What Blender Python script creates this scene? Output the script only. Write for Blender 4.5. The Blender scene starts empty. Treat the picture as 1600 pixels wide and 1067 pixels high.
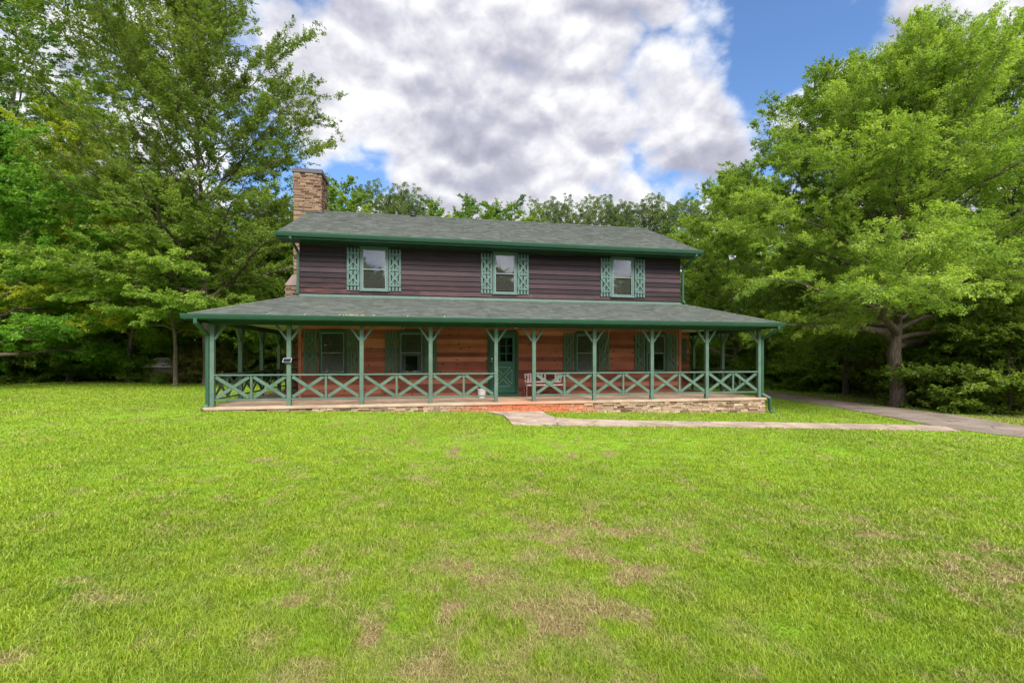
import bpy, math, random
import numpy as np
R = math.radians
random.seed(7)
# ------------------------------------------------------------------ camera, world, sun, exposure
sc = bpy.context.scene
F, HY = 728.1, 558.0
cam_d = bpy.data.cameras.new('camera'); cam = bpy.data.objects.new('camera', cam_d)
sc.collection.objects.link(cam); sc.camera = cam
cam_d.sensor_width = 36; cam_d.lens = 36 * F / 1600; cam_d.shift_y = (HY - 533.5) / 1600
cam_d.clip_start = .05; cam_d.clip_end = 2000
CH = 1.62
cam.location = (0, 0, CH); cam.rotation_euler = (R(90), 0, 0)
SUN_EL, SUN_AZ = R(45), R(163)          # azimuth clockwise from +Y (the view direction); behind the camera, a little left
SUN_STRENGTH, SKY_STRENGTH, CLOUD = 3.0, .088, .47
sc.view_settings.view_transform = 'Standard'; sc.view_settings.look = 'None'
sc.view_settings.exposure = 1.15; sc.view_settings.gamma = 1
sc.view_settings.use_curve_mapping = False
sc.render.engine = 'CYCLES'
cy = sc.cycles
cy.max_bounces = 8; cy.diffuse_bounces = 5; cy.glossy_bounces = 3; cy.transmission_bounces = 5; cy.transparent_max_bounces = 6
cy.caustics_reflective = False; cy.caustics_refractive = False; cy.sample_clamp_indirect = 6
cy.use_denoising = True

def N(nt, typ, **kw):
    n = nt.nodes.new(typ)
    for k, v in kw.items():
        if k.startswith('i_'):
            key = k[2:]; key = int(key) if key.isdigit() else key.replace('_', ' ')
            n.inputs[key].default_value = v
        else: setattr(n, k, v)
    return n
def ramp(nt, fac, stops, interp='LINEAR'):
    r = nt.nodes.new('ShaderNodeValToRGB'); r.color_ramp.interpolation = interp
    e = r.color_ramp.elements
    while len(e) > 1: e.remove(e[-1])
    e[0].position = stops[0][0]; e[0].color = (*stops[0][1], 1) if len(stops[0][1]) == 3 else stops[0][1]
    for p, c in stops[1:]:
        x = e.new(p); x.color = (*c, 1) if len(c) == 3 else c
    nt.links.new(fac, r.inputs[0]); return r.outputs[0]
def math_(nt, op, a, b=None, c=None, clamp=False):
    n = nt.nodes.new('ShaderNodeMath'); n.operation = op; n.use_clamp = clamp
    for i, v in enumerate((a, b, c)):
        if v is None: continue
        if isinstance(v, (int, float)): n.inputs[i].default_value = v
        else: nt.links.new(v, n.inputs[i])
    return n.outputs[0]
def mixc(nt, f, a, b, bt='MIX'):
    n = nt.nodes.new('ShaderNodeMix'); n.data_type = 'RGBA'; n.blend_type = bt
    for i, v in ((0, f), (6, a), (7, b)):
        if isinstance(v, (int, float)): n.inputs[i].default_value = v
        elif isinstance(v, tuple): n.inputs[i].default_value = (*v, 1)
        else: nt.links.new(v, n.inputs[i])
    return n.outputs[2]

COVER = .115
W = bpy.data.worlds.new('World'); sc.world = W; W.use_nodes = True
nt = W.node_tree; L = nt.links
bg = nt.nodes['Background']
sky = N(nt, 'ShaderNodeTexSky', sky_type='NISHITA', sun_disc=False)
sky.sun_elevation = SUN_EL; sky.sun_rotation = SUN_AZ; sky.ozone_density = 3.0; sky.dust_density = .4
tc = N(nt, 'ShaderNodeTexCoord'); sep = N(nt, 'ShaderNodeSeparateXYZ'); L.new(tc.outputs['Generated'], sep.inputs[0])
zz = math_(nt, 'ADD', math_(nt, 'MAXIMUM', sep.outputs[2], 0.0), .16)
px = math_(nt, 'DIVIDE', sep.outputs[0], zz); py = math_(nt, 'DIVIDE', sep.outputs[1], zz)
cmb = N(nt, 'ShaderNodeCombineXYZ'); L.new(px, cmb.inputs[0]); L.new(py, cmb.inputs[1])
def noise(nt, vec, scale, detail=6, rough=.55, dist=0, off=None):
    n = N(nt, 'ShaderNodeTexNoise'); n.inputs['Scale'].default_value = scale
    n.inputs['Detail'].default_value = detail; n.inputs['Roughness'].default_value = rough; n.inputs['Distortion'].default_value = dist
    if off is not None:
        m = N(nt, 'ShaderNodeMapping'); nt.links.new(vec, m.inputs[0]); m.inputs['Location'].default_value = off; vec = m.outputs[0]
    nt.links.new(vec, n.inputs['Vector']); return n.outputs['Fac']
dm = N(nt, 'ShaderNodeMapping'); L.new(tc.outputs['Generated'], dm.inputs[0]); dm.inputs['Scale'].default_value = (1, 1, 1.35); dv = dm.outputs[0]
def puff(off):                            # billowing cloud density: soft cells over fractal noise
    mp = N(nt, 'ShaderNodeMapping'); L.new(dv, mp.inputs[0]); mp.inputs['Location'].default_value = off
    wn = N(nt, 'ShaderNodeTexNoise'); wn.inputs['Scale'].default_value = 5; wn.inputs['Detail'].default_value = 4; L.new(mp.outputs[0], wn.inputs['Vector'])
    wv = N(nt, 'ShaderNodeVectorMath', operation='MULTIPLY_ADD'); L.new(wn.outputs['Color'], wv.inputs[0]); wv.inputs[1].default_value = (.16, .16, .16); L.new(mp.outputs[0], wv.inputs[2])
    acc = None
    for sc_, k in ((6.5, .30), (15, .21)):
        v = N(nt, 'ShaderNodeTexVoronoi', feature='F1'); v.inputs['Scale'].default_value = sc_; L.new(wv.outputs[0], v.inputs['Vector'])
        t_ = math_(nt, 'MULTIPLY', math_(nt, 'SUBTRACT', .75, v.outputs['Distance']), k); acc = t_ if acc is None else math_(nt, 'ADD', acc, t_)
    lo = noise(nt, mp.outputs[0], 2.9, 9, .62); return math_(nt, 'ADD', acc, math_(nt, 'MULTIPLY', lo, .80))
P0 = puff((3.1, 1.7, .4)); P1 = puff((3.1, 1.7 - .012, .4 + .030))
shape = P0
def blob(d, r0, r1):                      # 1 inside r0 degrees of a sky direction, 0 beyond r1
    v = np.array(d, float); v /= np.linalg.norm(v)
    dp = N(nt, 'ShaderNodeVectorMath', operation='DOT_PRODUCT'); L.new(tc.outputs['Generated'], dp.inputs[0]); dp.inputs[1].default_value = tuple(v)
    m = N(nt, 'ShaderNodeMapRange'); m.interpolation_type = 'SMOOTHSTEP'; L.new(dp.outputs['Value'], m.inputs[0])
    m.inputs[1].default_value = math.cos(R(r1)); m.inputs[2].default_value = math.cos(R(r0)); return m.outputs[0]
def dirpx(u, v): return ((u - 800) / F, 1, (HY - v) / F)
wisp = noise(nt, dv, 11, 8, .65, .4, (2, 2, 2))
cov = math_(nt, 'ADD', math_(nt, 'ADD', shape, COVER), math_(nt, 'MULTIPLY', math_(nt, 'SUBTRACT', wisp, .5), .22))
for (u, v), r0, r1, k in (((1300, 95), 0, 12, .25), ((1225, 15), 0, 9, .14), ((1400, 60), 1, 5, .10), ((1190, 60), 0, 3, .10), ((775, 262), 1, 6, .07), ((565, 262), 0, 4.5, .20), ((1010, 285), 1, 7, .07), ((1160, 130), 0, 3, .08)):
    cov = math_(nt, 'SUBTRACT', cov, math_(nt, 'MULTIPLY', blob(dirpx(u, v), r0, r1), k))
for (u, v), r0, r1, k in (((820, 130), 4, 22, .10), ((1470, 20), 1, 6, .12), ((1285, 170), 0, 5, .20), ((1390, 110), 0, 6, .20), ((1500, 60), 1, 6, .2)):
    cov = math_(nt, 'ADD', cov, math_(nt, 'MULTIPLY', blob(dirpx(u, v), r0, r1), k))
mr = N(nt, 'ShaderNodeMapRange'); L.new(cov, mr.inputs[0]); mr.inputs[1].default_value = .45; mr.inputs[2].default_value = .66; mr.interpolation_type = 'SMOOTHSTEP'
cf = mr.outputs[0]
sh1 = noise(nt, dv, 2.3, 6, .55, .1, (7.7, 3.3, 2))
rel = math_(nt, 'MULTIPLY', math_(nt, 'SUBTRACT', P0, P1), 1.5)          # tops lit, bases grey
shv = math_(nt, 'ADD', math_(nt, 'ADD', rel, math_(nt, 'MULTIPLY', math_(nt, 'SUBTRACT', sh1, .5), 1.7)), .56)
shv = math_(nt, 'ADD', shv, math_(nt, 'MULTIPLY', math_(nt, 'SUBTRACT', wisp, .5), .5))
shv = math_(nt, 'SUBTRACT', shv, math_(nt, 'MULTIPLY', blob(dirpx(520, 60), 2, 16), .12))
shv = math_(nt, 'ADD', shv, math_(nt, 'MULTIPLY', math_(nt, 'SUBTRACT', .80, cf), .38))
ccol = ramp(nt, shv, ((.12, (.42, .43, .53)), (.33, (.57, .57, .67)), (.49, (.76, .76, .83)), (.64, (.97, .97, 1.0)), (.86, (1.25, 1.25, 1.26))))
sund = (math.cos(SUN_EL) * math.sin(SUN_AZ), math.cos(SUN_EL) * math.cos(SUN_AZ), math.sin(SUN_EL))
gl_ = math_(nt, 'ADD', math_(nt, 'MULTIPLY', blob(sund, 4, 80), 2.6), 1.0)      # added cloud glow round the sun, out of view, lifts the front fill
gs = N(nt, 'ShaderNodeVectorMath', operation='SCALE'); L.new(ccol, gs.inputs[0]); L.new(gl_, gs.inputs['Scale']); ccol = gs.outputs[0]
ccol = mixc(nt, 1.0, ccol, (CLOUD, CLOUD, CLOUD), 'MULTIPLY')
skys = N(nt, 'ShaderNodeVectorMath', operation='SCALE'); L.new(sky.outputs[0], skys.inputs[0]); skys.inputs['Scale'].default_value = SKY_STRENGTH
skyt = mixc(nt, 1.0, skys.outputs[0], (.85, 1.0, 1.16), 'MULTIPLY')
# clouds are given in display units, so the background runs at 0.1 like the sky
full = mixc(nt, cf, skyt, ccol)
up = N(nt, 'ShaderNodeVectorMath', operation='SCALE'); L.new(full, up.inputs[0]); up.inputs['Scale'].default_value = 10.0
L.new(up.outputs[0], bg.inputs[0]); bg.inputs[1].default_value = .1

sd = bpy.data.lights.new('sun', 'SUN'); sd.energy = SUN_STRENGTH; sd.angle = R(20); sd.color = (1, .955, .88)
so = bpy.data.objects.new('sun', sd); sc.collection.objects.link(so)
so.rotation_euler = (R(90) - SUN_EL, 0, -SUN_AZ + math.pi)
so.location = (0, 0, 40)

# ------------------------------------------------------------------ materials
def mat(name):
    m = bpy.data.materials.new(name); m.use_nodes = True
    return m, m.node_tree, m.node_tree.nodes['Principled BSDF']
def attr(nt, name='rnd'):
    a = N(nt, 'ShaderNodeAttribute', attribute_name=name); return a.outputs['Fac']
def objc(nt, sc_=(1, 1, 1)):
    t = N(nt, 'ShaderNodeTexCoord'); m = N(nt, 'ShaderNodeMapping'); m.inputs['Scale'].default_value = sc_
    nt.links.new(t.outputs['Object'], m.inputs[0]); return m.outputs[0]
def wpos(nt, sc_=(1, 1, 1)):
    t = N(nt, 'ShaderNodeNewGeometry'); m = N(nt, 'ShaderNodeMapping'); m.inputs['Scale'].default_value = sc_
    nt.links.new(t.outputs['Position'], m.inputs[0]); return m.outputs[0]
def bump(nt, b, h, dist=.01, st=.6):
    n = N(nt, 'ShaderNodeBump'); n.inputs['Distance'].default_value = dist; n.inputs['Strength'].default_value = st
    nt.links.new(h, n.inputs['Height']); nt.links.new(n.outputs[0], b.inputs['Normal'])
def paint(name, c, rough=.55, var=.25, spec=.35):
    m, nt, b = mat(name)
    n = noise(nt, wpos(nt, (1, 1, 1)), 3.5, 6, .65); n2 = noise(nt, wpos(nt), 26, 4, .6)
    lo = tuple(x * (1 - var) for x in c); hi = tuple(min(1, x * (1 + var)) for x in c)
    col = ramp(nt, n, ((.3, lo), (.7, hi)))
    fade = ramp(nt, n2, ((.62, (0, 0, 0)), (.74, (.35, .35, .35))))
    col = mixc(nt, fade, col, tuple(min(1, x * 1.3 + .05) for x in c))
    nt.links.new(col, b.inputs[0]); b.inputs['Roughness'].default_value = rough; b.inputs['Specular IOR Level'].default_value = spec
    bump(nt, b, n2, .002, .4); return m
def plain(name, c, rough=.5, metal=0, spec=.5):
    m, nt, b = mat(name); n = noise(nt, wpos(nt), 12, 4)
    nt.links.new(ramp(nt, n, ((.3, tuple(x * .8 for x in c)), (.7, tuple(min(1, x * 1.15) for x in c)))), b.inputs[0])
    b.inputs['Roughness'].default_value = rough; b.inputs['Metallic'].default_value = metal; b.inputs['Specular IOR Level'].default_value = spec
    return m
M = {}
M['green'] = paint('green_paint', (.068, .116, .084))
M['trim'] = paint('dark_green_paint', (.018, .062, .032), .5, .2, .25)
M['gutter'] = paint('gutter_green', (.021, .064, .040), .45, .12, .3)
M['door'] = paint('door_green', (.020, .095, .062), .35, .1)
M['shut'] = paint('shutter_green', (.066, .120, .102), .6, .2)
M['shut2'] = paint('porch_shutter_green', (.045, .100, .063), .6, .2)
def siding(name, cols, knots, lighten):
    m, nt, b = mat(name)
    a = attr(nt); g = noise(nt, objc(nt, (1.2, 1.2, 22)), 2.2, 8, .7, .6); big = noise(nt, objc(nt, (.7, 1, 1.6)), 1.0, 4, .6)
    f = math_(nt, 'ADD', math_(nt, 'ADD', math_(nt, 'MULTIPLY', a, .34), math_(nt, 'MULTIPLY', g, .42)), math_(nt, 'MULTIPLY', big, .30))
    col = ramp(nt, f, cols)
    if knots:
        v = N(nt, 'ShaderNodeTexVoronoi', voronoi_dimensions='2D'); v.inputs['Scale'].default_value = 1.0
        sx = N(nt, 'ShaderNodeSeparateXYZ'); nt.links.new(objc(nt, (2.7, 1, 4.2)), sx.inputs[0]); cx = N(nt, 'ShaderNodeCombineXYZ'); nt.links.new(sx.outputs[0], cx.inputs[0]); nt.links.new(sx.outputs[2], cx.inputs[1]); nt.links.new(cx.outputs[0], v.inputs['Vector'])
        k = ramp(nt, v.outputs['Distance'], ((.05, (1, 1, 1)), (.12, (0, 0, 0))))
        hid = noise(nt, objc(nt), 3.3, 2); k = math_(nt, 'MULTIPLY', k, ramp(nt, hid, ((.50, (0, 0, 0)), (.56, (1, 1, 1)))))
        col = mixc(nt, k, col, (.018, .007, .004))
    if lighten:
        tcz = N(nt, 'ShaderNodeSeparateXYZ'); nt.links.new(objc(nt), tcz.inputs[0])
        mrr = N(nt, 'ShaderNodeMapRange'); nt.links.new(tcz.outputs[2], mrr.inputs[0])
        mrr.inputs[1].default_value = 3.95; mrr.inputs[2].default_value = 3.2; wn = noise(nt, objc(nt, (1, 1, 6)), 1.6, 5, .7)
        rr = math_(nt, 'MULTIPLY', mrr.outputs[0], ramp(nt, wn, ((.46, (0, 0, 0)), (.66, (1, 1, 1)))))
        mx = N(nt, 'ShaderNodeMapRange'); nt.links.new(tcz.outputs[0], mx.inputs[0]); mx.inputs[1].default_value = 6.5; mx.inputs[2].default_value = 0; mx.inputs[3].default_value = .25
        rr = math_(nt, 'MULTIPLY', rr, mx.outputs[0])
        col = mixc(nt, rr, col, (.15, .045, .025))
    nt.links.new(col, b.inputs[0]); b.inputs['Roughness'].default_value = .75; b.inputs['Specular IOR Level'].default_value = .25
    bump(nt, b, g, .006, .5); return m
M['siding_up'] = siding('dark_stained_siding', ((.30, (.009, .006, .008)), (.47, (.020, .012, .015)), (.62, (.034, .020, .025)), (.78, (.066, .041, .045))), False, True)
M['siding_lo'] = siding('cedar_siding', ((.30, (.085, .027, .018)), (.46, (.20, .064, .038)), (.60, (.31, .108, .064)), (.80, (.48, .21, .125))), True, False)
def stone(name, stain):
    m, nt, b = mat(name); a = attr(nt); n = noise(nt, objc(nt), 16, 8, .7); n1 = noise(nt, objc(nt, (1, 1, 2)), 3, 4)
    col = ramp(nt, a, ((.0, (.10, .062, .045)), (.2, (.24, .17, .115)), (.4, (.40, .28, .18)), (.6, (.30, .23, .18)), (.8, (.50, .38, .26)), (1, (.27, .14, .085))))
    col = mixc(nt, .8, col, ramp(nt, n, ((.3, (.17, .14, .12)), (.7, (.58, .50, .46)))), 'MULTIPLY')
    if stain: col = mixc(nt, 1, col, (1.7, 1.8, 1.85), 'MULTIPLY')
    if stain:
        s = N(nt, 'ShaderNodeSeparateXYZ'); nt.links.new(objc(nt), s.inputs[0])
        d = math_(nt, 'ABSOLUTE', math_(nt, 'SUBTRACT', s.outputs[0], 6.95))
        d = math_(nt, 'ADD', d, math_(nt, 'MULTIPLY', math_(nt, 'SUBTRACT', n1, .5), 2.2))
        f = ramp(nt, math_(nt, 'DIVIDE', d, 3.2), ((.30, (.92, .92, .92)), (.75, (0, 0, 0))))
        col = mixc(nt, f, col, mixc(nt, n, (.34, .085, .035), (.50, .17, .075)))
    nt.links.new(col, b.inputs[0]); b.inputs['Roughness'].default_value = .9; b.inputs['Specular IOR Level'].default_value = .2
    bump(nt, b, n, .012, .7); return m
M['stone'] = stone('stacked_stone', False); M['stone_base'] = stone('stacked_stone_base', True)
m, nt, b = mat('mortar_dark'); b.inputs[0].default_value = (.07, .055, .045, 1); b.inputs['Roughness'].default_value = 1; M['mortar'] = m
def shingle(name, c):
    m, nt, b = mat(name); a = attr(nt); n = noise(nt, objc(nt), 90, 4, .7); n2 = noise(nt, objc(nt), 1.1, 5, .6); n3 = noise(nt, objc(nt, (4, .6, .6)), 1.5, 5, .65)
    f = math_(nt, 'ADD', math_(nt, 'MULTIPLY', a, .36), math_(nt, 'ADD', math_(nt, 'MULTIPLY', n2, .25), math_(nt, 'MULTIPLY', n, .42)))
    col = ramp(nt, f, ((.2, tuple(x * .65 for x in c)), (.5, c), (.8, tuple(x * 1.4 for x in c))))
    col = mixc(nt, ramp(nt, n3, ((.52, (0, 0, 0)), (.72, (.45, .45, .45)))), col, tuple(x * .5 for x in c))
    nt.links.new(col, b.inputs[0]); b.inputs['Roughness'].default_value = .95; b.inputs['Specular IOR Level'].default_value = .15
    bump(nt, b, n, .004, .8); return m
M['shingle'] = shingle('roof_shingle', (.080, .089, .077))
def concrete(name, base, stain_x=None):
    m, nt, b = mat(name); n = noise(nt, wpos(nt), 1.4, 8, .65); n2 = noise(nt, wpos(nt), 40, 4, .7)
    col = ramp(nt, n, ((.3, tuple(x * .62 for x in base)), (.55, base), (.75, tuple(min(1, x * 1.3) for x in base))))
    col = mixc(nt, .5, col, ramp(nt, n2, ((.3, (.6, .6, .6)), (.7, (1.2, 1.2, 1.2)))), 'MULTIPLY')
    if name != 'porch_concrete':
        ck = N(nt, 'ShaderNodeTexVoronoi', feature='DISTANCE_TO_EDGE'); ck.inputs['Scale'].default_value = .9; wv = noise(nt, wpos(nt), 3, 5); wa = N(nt, 'ShaderNodeVectorMath', operation='ADD'); nt.links.new(wpos(nt), wa.inputs[0]); nt.links.new(wv, wa.inputs[1]); nt.links.new(wa.outputs[0], ck.inputs['Vector'])
        col = mixc(nt, ramp(nt, ck.outputs['Distance'], ((.006, (.75, .75, .75)), (.02, (0, 0, 0)))), col, (.05, .04, .03))
        st_ = noise(nt, wpos(nt, (1, 1, 1)), .8, 8, .7); col = mixc(nt, ramp(nt, st_, ((.48, (0, 0, 0)), (.62, (.5, .5, .5)))), col, (.16, .10, .06))
    if stain_x is not None:
        s = N(nt, 'ShaderNodeSeparateXYZ'); nt.links.new(objc(nt), s.inputs[0])
        d = N(nt, 'ShaderNodeVectorMath', operation='DISTANCE'); nt.links.new(objc(nt, stain_x[1]), d.inputs[0]); d.inputs[1].default_value = stain_x[0]
        dd = math_(nt, 'ADD', d.outputs['Value'], math_(nt, 'MULTIPLY', math_(nt, 'SUBTRACT', n, .5), 1.6))
        col = mixc(nt, ramp(nt, math_(nt, 'DIVIDE', dd, stain_x[2]), ((.15, (.6, .6, .6)), (.8, (0, 0, 0)))), col, (.40, .17, .09))
        rust = noise(nt, objc(nt, (.6, 2.5, 1)), 1.5, 5, .6)
        col = mixc(nt, ramp(nt, rust, ((.48, (0, 0, 0)), (.7, (.6, .6, .6)))), col, (.36, .17, .10))
    nt.links.new(col, b.inputs[0]); b.inputs['Roughness'].default_value = .9; b.inputs['Specular IOR Level'].default_value = .2
    bump(nt, b, n2, .004, .5); return m
M['slab'] = concrete('porch_concrete', (.40, .30, .22), ((6.95, -2.1, 0), (1, 1, 1), 2.6))
M['walk'] = concrete('path_concrete', (.36, .28, .22))
M['asphalt'] = concrete('worn_asphalt', (.215, .175, .145))
M['ceiling'] = paint('porch_ceiling', (.50, .48, .38), .7)
M['white'] = plain('white_paint', (.62, .62, .60), .5); M['black'] = plain('black_metal', (.02, .02, .02), .4)
M['lead'] = plain('dark_flashing', (.045, .045, .055), .5, .3)
M['cap'] = plain('shoulder_stone', (.16, .12, .10), .85)
M['bench'] = plain('weathered_bench_wood', (.55, .40, .38), .8); M['rust'] = plain('rusty_tin', (.60, .52, .50), .6)
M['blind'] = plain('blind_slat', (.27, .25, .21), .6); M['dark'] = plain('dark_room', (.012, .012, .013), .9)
M['sash'] = plain('pale_sash', (.14, .17, .17), .5); M['curtain'] = plain('curtain_cloth', (.42, .38, .42), .9)
M['rope'] = plain('rope', (.30, .25, .15), .9); M['brass'] = plain('nickel', (.45, .42, .38), .25, 1)
M['plankgrey'] = plain('grey_planks', (.17, .13, .11), .9)
m, nt, b = mat('window_glass'); out = nt.nodes['Material Output']
gl = N(nt, 'ShaderNodeBsdfGlossy'); gl.inputs['Roughness'].default_value = .02; gl.inputs['Color'].default_value = (.8, .85, .9, 1)
tr = N(nt, 'ShaderNodeBsdfTransparent'); tr.inputs[0].default_value = (.86, .89, .88, 1)
lw = N(nt, 'ShaderNodeFresnel'); lw.inputs['IOR'].default_value = 1.55
mx = N(nt, 'ShaderNodeMixShader'); nt.links.new(math_(nt, 'ADD', math_(nt, 'MULTIPLY', lw.outputs[0], 1.2), .04, clamp=True), mx.inputs[0]); nt.links.new(tr.outputs[0], mx.inputs[1]); nt.links.new(gl.outputs[0], mx.inputs[2])
nt.links.new(mx.outputs[0], out.inputs[0]); M['glass'] = m
def foliage(name, stops, trans=.5):
    m, nt, b = mat(name); out = nt.nodes['Material Output']; a = attr(nt)
    oi = N(nt, 'ShaderNodeObjectInfo'); n = noise(nt, wpos(nt), .45, 4, .6)
    f = math_(nt, 'ADD', math_(nt, 'MULTIPLY', a, .62), math_(nt, 'ADD', math_(nt, 'MULTIPLY', n, .40), math_(nt, 'MULTIPLY', math_(nt, 'SUBTRACT', oi.outputs['Random'], .5), .16)))
    col = ramp(nt, f, stops)
    b.inputs['Roughness'].default_value = .55; b.inputs['Specular IOR Level'].default_value = .3
    nt.links.new(col, b.inputs[0]); t = N(nt, 'ShaderNodeBsdfTranslucent')
    nt.links.new(mixc(nt, 1, col, (1.25, 1.25, .6), 'MULTIPLY'), t.inputs[0])
    mx = N(nt, 'ShaderNodeMixShader'); mx.inputs[0].default_value = trans
    nt.links.new(b.outputs[0], mx.inputs[1]); nt.links.new(t.outputs[0], mx.inputs[2]); nt.links.new(mx.outputs[0], out.inputs[0]); return m
M['leaf_big'] = foliage('leaf_mid_green', ((.12, (.060, .115, .012)), (.5, (.155, .255, .026)), (.85, (.29, .39, .05))))
M['leaf_light'] = foliage('leaf_light_green', ((.12, (.07, .135, .016)), (.5, (.20, .315, .038)), (.88, (.40, .50, .09))))
M['leaf_olive'] = foliage('leaf_olive_green', ((.12, (.050, .085, .012)), (.5, (.125, .195, .025)), (.88, (.25, .32, .05))))
M['leaf_yellow'] = foliage('leaf_yellow_green', ((.12, (.10, .17, .012)), (.5, (.24, .33, .024)), (.76, (.40, .42, .03)), (.95, (.55, .38, .03))))
M['leaf_dark'] = foliage('leaf_dark_green', ((.12, (.035, .085, .016)), (.5, (.095, .195, .034)), (.85, (.18, .31, .06))))
M['leaf_vivid'] = foliage('leaf_vivid_green', ((.12, (.055, .14, .014)), (.5, (.135, .29, .028)), (.85, (.24, .42, .055))))
M['needle'] = foliage('pine_needles', ((.12, (.035, .075, .018)), (.5, (.095, .155, .034)), (.85, (.20, .27, .06))), .3)
M['bramble'] = foliage('bramble_leaf', ((.15, (.05, .08, .015)), (.5, (.13, .15, .03)), (.85, (.24, .12, .05))), .3)
m, nt, b = mat('bark'); n = noise(nt, objc(nt, (7, 7, 1.2)), 3, 8, .7, .5); n1 = noise(nt, objc(nt), .8, 3)
nt.links.new(mixc(nt, .6, ramp(nt, n, ((.32, (.035, .026, .018)), (.55, (.13, .10, .078)), (.75, (.26, .22, .18)))), ramp(nt, n1, ((.3, (.6, .55, .5)), (.7, (1.2, 1.15, 1.1)))), 'MULTIPLY'), b.inputs[0])
b.inputs['Roughness'].default_value = .95; bump(nt, b, n, .05, .9); M['bark'] = m
# grass
m, nt, b = mat('grass_blade'); out = nt.nodes['Material Output']; a = attr(nt); d = attr(nt, 'dry'); n = noise(nt, wpos(nt), .35, 5, .6)
g1 = ramp(nt, math_(nt, 'ADD', math_(nt, 'MULTIPLY', a, .6), math_(nt, 'MULTIPLY', n, .4)), ((.1, (.080, .155, .009)), (.45, (.190, .290, .014)), (.75, (.315, .395, .024)), (.95, (.40, .47, .05))))
g2 = ramp(nt, a, ((.1, (.15, .10, .045)), (.5, (.29, .22, .095)), (.9, (.44, .38, .18))))
var = noise(nt, wpos(nt), 2.2, 6, .65); g1 = mixc(nt, ramp(nt, var, ((.42, (0, 0, 0)), (.70, (.55, .55, .55)))), g1, (.095, .170, .018))
col = mixc(nt, d, g1, g2); nt.links.new(col, b.inputs[0]); b.inputs['Roughness'].default_value = .5; b.inputs['Specular IOR Level'].default_value = .3
t = N(nt, 'ShaderNodeBsdfTranslucent'); nt.links.new(col, t.inputs[0]); mx = N(nt, 'ShaderNodeMixShader'); mx.inputs[0].default_value = .35
nt.links.new(b.outputs[0], mx.inputs[1]); nt.links.new(t.outputs[0], mx.inputs[2]); nt.links.new(mx.outputs[0], out.inputs[0]); M['grass'] = m
m, nt, b = mat('lawn_ground'); d = attr(nt, 'dry'); n = noise(nt, wpos(nt), 9, 8, .7); n2 = noise(nt, wpos(nt), .3, 5, .6); n3 = noise(nt, wpos(nt), 70, 4, .7)
gr = ramp(nt, math_(nt, 'ADD', math_(nt, 'MULTIPLY', n, .5), math_(nt, 'MULTIPLY', n2, .5)), ((.3, (.10, .18, .012)), (.5, (.16, .30, .014)), (.7, (.25, .38, .022))))
dr = ramp(nt, n3, ((.3, (.09, .05, .028)), (.5, (.19, .125, .065)), (.7, (.28, .21, .10))))
nt.links.new(mixc(nt, d, gr, dr), b.inputs[0]); b.inputs['Roughness'].default_value = 1; b.inputs['Specular IOR Level'].default_value = .1
bump(nt, b, n3, .02, .8); M['lawn'] = m

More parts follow.
